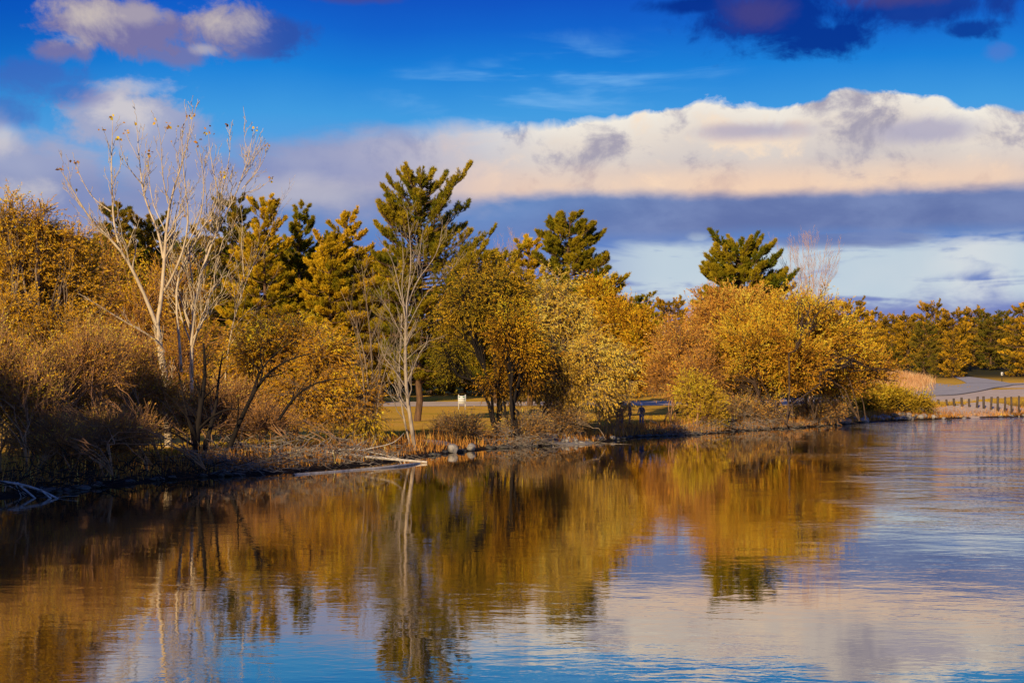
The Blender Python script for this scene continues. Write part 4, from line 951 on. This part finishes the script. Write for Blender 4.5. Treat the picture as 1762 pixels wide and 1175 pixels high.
elw = t.m('ADD', el, t.m('MULTIPLY', nC, .02))
base = t.ramp(t.m('DIVIDE', elw, .5, clamp=True), [(0, lin((150, 160, 210))), (E(540)/.5, lin((120, 132, 192))), (E(420)/.5, lin((92, 128, 196))), (E(300)/.5, lin((100, 165, 225))), (E(200)/.5, lin((62, 155, 225))), (E(120)/.5, lin((16, 128, 218))), (E(50)/.5, lin((2, 98, 205))), (E(0)/.5, lin((0, 82, 195))), (.75, lin((10, 70, 165))), (1, lin((20, 60, 130)))])
v = t.add('ShaderNodeVectorMath', operation='SCALE'); t.put(v.inputs[0], base); v.inputs['Scale'].default_value = 10
colr = t.mix(.03, v.outputs[0], sky.outputs[0])
def layer(c, mask, colour):
    return t.mix(mask, c, colour)
# darker blue towards the left
colr = layer(colr, sc_f(t.m('MULTIPLY', t.ss(az, A(350), A(-50)), t.ss(el, E(300), E(60))), .55), C((0, 70, 175)))
# faint cirrus
colr = layer(colr, sc_f(t.m('MULTIPLY', t.ss(nS, -.06, .22), blob(950, 140, 380, 90, .8, .3, tilt=.25)), .75), C((120, 180, 235)))
# lavender sheet left and centre
lav = mx(blob(40, 330, 260, 110, .5, .8, nA), blob(640, 300, 330, 90, .45, .5, nA), blob(250, 215, 150, 75, .5, 1.0), blob(330, 330, 220, 90, .5, .6, nA))
lavc = t.mix(t.ss(nC, -.15, .2), C((126, 138, 188)), C((166, 170, 198)))
colr = layer(colr, sc_f(lav, .93), lavc)
cream = mx(blob(60, 330, 70, 32, .9, 1.2), sc_f(blob(0, 235, 45, 45, .9, .8), .9), blob(220, 190, 70, 38, .9, 1.2), sc_f(blob(240, 152, 90, 20, .9, 1.0), .6), sc_f(blob(520, 330, 250, 42, .9, .6, nA), .85), sc_f(blob(330, 400, 250, 55, .8, .6), .5))
colr = layer(colr, sc_f(cream, .8), C((212, 206, 208)))
# pale cyan light band under the cloud bank
band = t.m('MULTIPLY', t.ss(t.m('ADD', el, t.m('MULTIPLY', nA, .045)), E(545), E(500)), t.ss(t.m('ADD', el, t.m('MULTIPLY', nS, .035)), E(405), E(440)))
band = t.m('MULTIPLY', band, t.ss(az, A(900), A(1150)))
band = t.m('MULTIPLY', band, t.ss(t.m('ADD', nS, t.m('MULTIPLY', nA, .7)), -.17, .02))
band = mx(band, t.m('MULTIPLY', blob(1560, 460, 190, 38, .5, .5, nA), t.ss(az, A(1300), A(1450))), sc_f(blob(1200, 408, 30, 12, .9, 1.0), .7))
colr = layer(colr, sc_f(band, .93), t.mix(t.ss(nC, -.1, .2), C((196, 212, 222)), C((222, 226, 226))))
# slate purple band
topn = t.m('ADD', el, t.m('MULTIPLY', nA, .012))
slate = t.m('MULTIPLY', t.ss(topn, E(425), E(392)), t.ss(t.m('ADD', el, t.m('MULTIPLY', nC, .01)), E(300), E(335)))
slate = t.m('MULTIPLY', slate, t.ss(az, A(560), A(1250), .25, 1.0))
slate = mx(slate, t.m('MULTIPLY', blob(1440, 412, 220, 20, .6, 1.0, nA), .8))
colr = layer(colr, sc_f(slate, .95), t.mix(t.ss(nA, -.2, .2), C((98, 114, 166)), C((122, 138, 184))))
# great cumulus bank: top edge drawn by a curve over azimuth, billowed by noise
fc = t.add('ShaderNodeFloatCurve')
t.put(fc.inputs['Value'], t.m('DIVIDE', t.m('SUBTRACT', az, A(400)), A(2300)-A(400), clamp=True))
edge_pts = [(400, 300), (500, 235), (640, 212), (760, 203), (880, 210), (980, 208), (1080, 193), (1170, 178), (1215, 166), (1330, 176), (1420, 158), (1490, 150), (1570, 162), (1650, 182), (1670, 190), (1720, 182), (1800, 186), (2000, 190), (2150, 230), (2300, 300)]
cv = fc.mapping.curves[0]
pts = [((A(x)-A(400))/(A(2300)-A(400)), E(y, x)/.3) for x, y in edge_pts]
cv.points[0].location = pts[0]; cv.points[1].location = pts[-1]
for p_ in pts[1:-1]: cv.points.new(*p_)
fc.mapping.update()
topE = t.m('MULTIPLY', fc.outputs[0], .3)
bil = t.add('ShaderNodeTexVoronoi', feature='SMOOTH_F1'); t.put(bil.inputs['Vector'], t.xyz(t.m('ADD', az, t.m('MULTIPLY', nB, .03)), t.m('ADD', t.m('MULTIPLY', el, 1.3), t.m('MULTIPLY', nC, .03)), 0)); bil.inputs['Scale'].default_value = 42; bil.inputs['Smoothness'].default_value = .6
billow = t.m('SUBTRACT', .5, bil.outputs['Distance'])
topN = t.m('ADD', topE, t.m('ADD', t.m('MULTIPLY', billow, .010), t.m('MULTIPLY', nB, .017)))
soft = t.ss(az, A(500), A(1100), .022, .0035)
tm = t.m('DIVIDE', t.m('SUBTRACT', topN, el), soft, clamp=True)
botm = t.ss(t.m('ADD', el, t.m('ADD', t.m('MULTIPLY', nC, .022), t.m('MULTIPLY', nA, .016))), E(350), E(322))
cum = t.m('MULTIPLY', t.m('MULTIPLY', tm, botm), t.ss(az, A(420), A(1000), .15, 1.0))
dep = t.m('SUBTRACT', topN, el)
relief = t.m('ADD', t.m('MULTIPLY', nB, 2.0), t.m('ADD', t.m('MULTIPLY', billow, .30), t.m('MULTIPLY', nC, 1.6)))
cb = t.ramp(t.m('DIVIDE', dep, .085, clamp=True), [(0, lin((246, 240, 228))), (.22, lin((232, 220, 208))), (.5, lin((212, 202, 198))), (.75, lin((232, 210, 192))), (1, lin((246, 210, 176)))])
vv = t.add('ShaderNodeVectorMath', operation='SCALE'); t.put(vv.inputs[0], cb); vv.inputs['Scale'].default_value = 10
shadec = t.mix(t.ss(relief, .05, -.42), vv.outputs[0], C((166, 160, 176)))
shadec = t.mix(sc_f(t.ss(relief, .08, .5), .8), shadec, C((252, 226, 198)))
shadec = t.mix(sc_f(mx(blob(1600, 225, 120, 28, .9, 1.0, nB), blob(1300, 225, 140, 22, .9, .7, nB)), .7), shadec, C((160, 158, 190)))
shadec = t.mix(sc_f(t.ss(az, A(1000), A(560)), .6), shadec, C((172, 170, 200)))
peach = t.m('MULTIPLY', t.m('MULTIPLY', t.ss(el, E(270), E(322)), t.ss(nC, -.25, .1)), t.ss(az, A(600), A(900)))
shadec = t.mix(sc_f(peach, .6), shadec, C((254, 212, 176)))
colr = layer(colr, sc_f(cum, .98), shadec)
# top-left cumulus
tl = mx(blob(130, 45, 95, 60, .6, 1.5), blob(260, 50, 200, 50, .6, 1.5), blob(380, 45, 110, 55, .6, 1.5), sc_f(blob(300, 92, 75, 22, .6, 1.2), .8), sc_f(blob(110, 85, 70, 30, .5, 1.2), .9), sc_f(blob(455, 65, 95, 45, .5, .9), .9))
colr = layer(colr, sc_f(tl, .93), t.mix(t.ss(az, A(330), A(500)), C((122, 116, 162)), C((48, 80, 165))))
tlc = mx(blob(375, 36, 95, 50, 1.3, 1.5), blob(140, 26, 105, 40, 1.4, 1.6), sc_f(blob(120, 66, 60, 32, 1.2, 1.5), .9), sc_f(blob(350, 85, 34, 14, .9, 1.2), .6), sc_f(blob(235, 25, 90, 26, .9, .9), .5))
colr = layer(colr, sc_f(tlc, .85), C((208, 196, 186)))
# dusky scraps on the left
colr = layer(colr, sc_f(mx(blob(60, 125, 110, 35, .8, 1.6), blob(120, 160, 60, 24, .9, 1.6), blob(20, 200, 60, 30, .9, 1.5)), .5), C((70, 95, 180)))
# top-right navy cloud
tr_ = mx(blob(1330, 30, 180, 66, .7, 1.3), blob(1420, 70, 110, 38, .7, 1.4), blob(1600, 10, 200, 52, .7, 1.3), sc_f(blob(1670, 50, 70, 25, .6, 1.2), .9), blob(1190, 10, 110, 20, .7, .9))
colr = layer(colr, sc_f(tr_, .93), t.mix(t.ss(nC, -.05, .15), C((6, 48, 142)), C((24, 62, 152))))
colr = layer(colr, sc_f(mx(blob(1300, 20, 70, 45, 1.0, .9), blob(1540, -5, 110, 22, .9, 1.0), sc_f(blob(620, -2, 110, 12, .9, 1.0), .8)), .65), C((78, 70, 130)))
colr = layer(colr, sc_f(blob(1715, 90, 32, 18, .9, 1.2), .5), C((90, 120, 200)))
# clouds elsewhere in the sky so that the rest of the dome is not empty
rest = t.m('MULTIPLY', t.ss(el, .30, .5), t.ss(t.m('ADD', nC, t.m('MULTIPLY', nA, .5)), -.02, .15))
colr = layer(colr, sc_f(rest, .5), C((120, 125, 165)))
# dull below the horizon
colr = layer(colr, t.ss(el, 0, -.03), C((60, 55, 50)))
t.put(bg.inputs[0], colr)
w.cycles.sampling_method = 'MANUAL'; w.cycles.sample_map_resolution = 512

# ------------------------------------------------------------------ camera
cd = bpy.data.cameras.new('camera'); cd.sensor_width = 36; cd.lens = 36*F/1762; cd.shift_y = (HY-587.5)/1762; cd.clip_start = .1; cd.clip_end = 6000
co = bpy.data.objects.new('camera', cd); col.objects.link(co); co.location = (0, 0, H); co.rotation_euler = (rad(90), 0, 0)
sc.camera = co
sc.view_settings.view_transform = 'Standard'; sc.view_settings.look = 'None'; sc.view_settings.exposure = 0; sc.view_settings.gamma = 1
sc.cycles.max_bounces = 4; sc.cycles.diffuse_bounces = 1; sc.cycles.glossy_bounces = 2; sc.cycles.transparent_max_bounces = 4
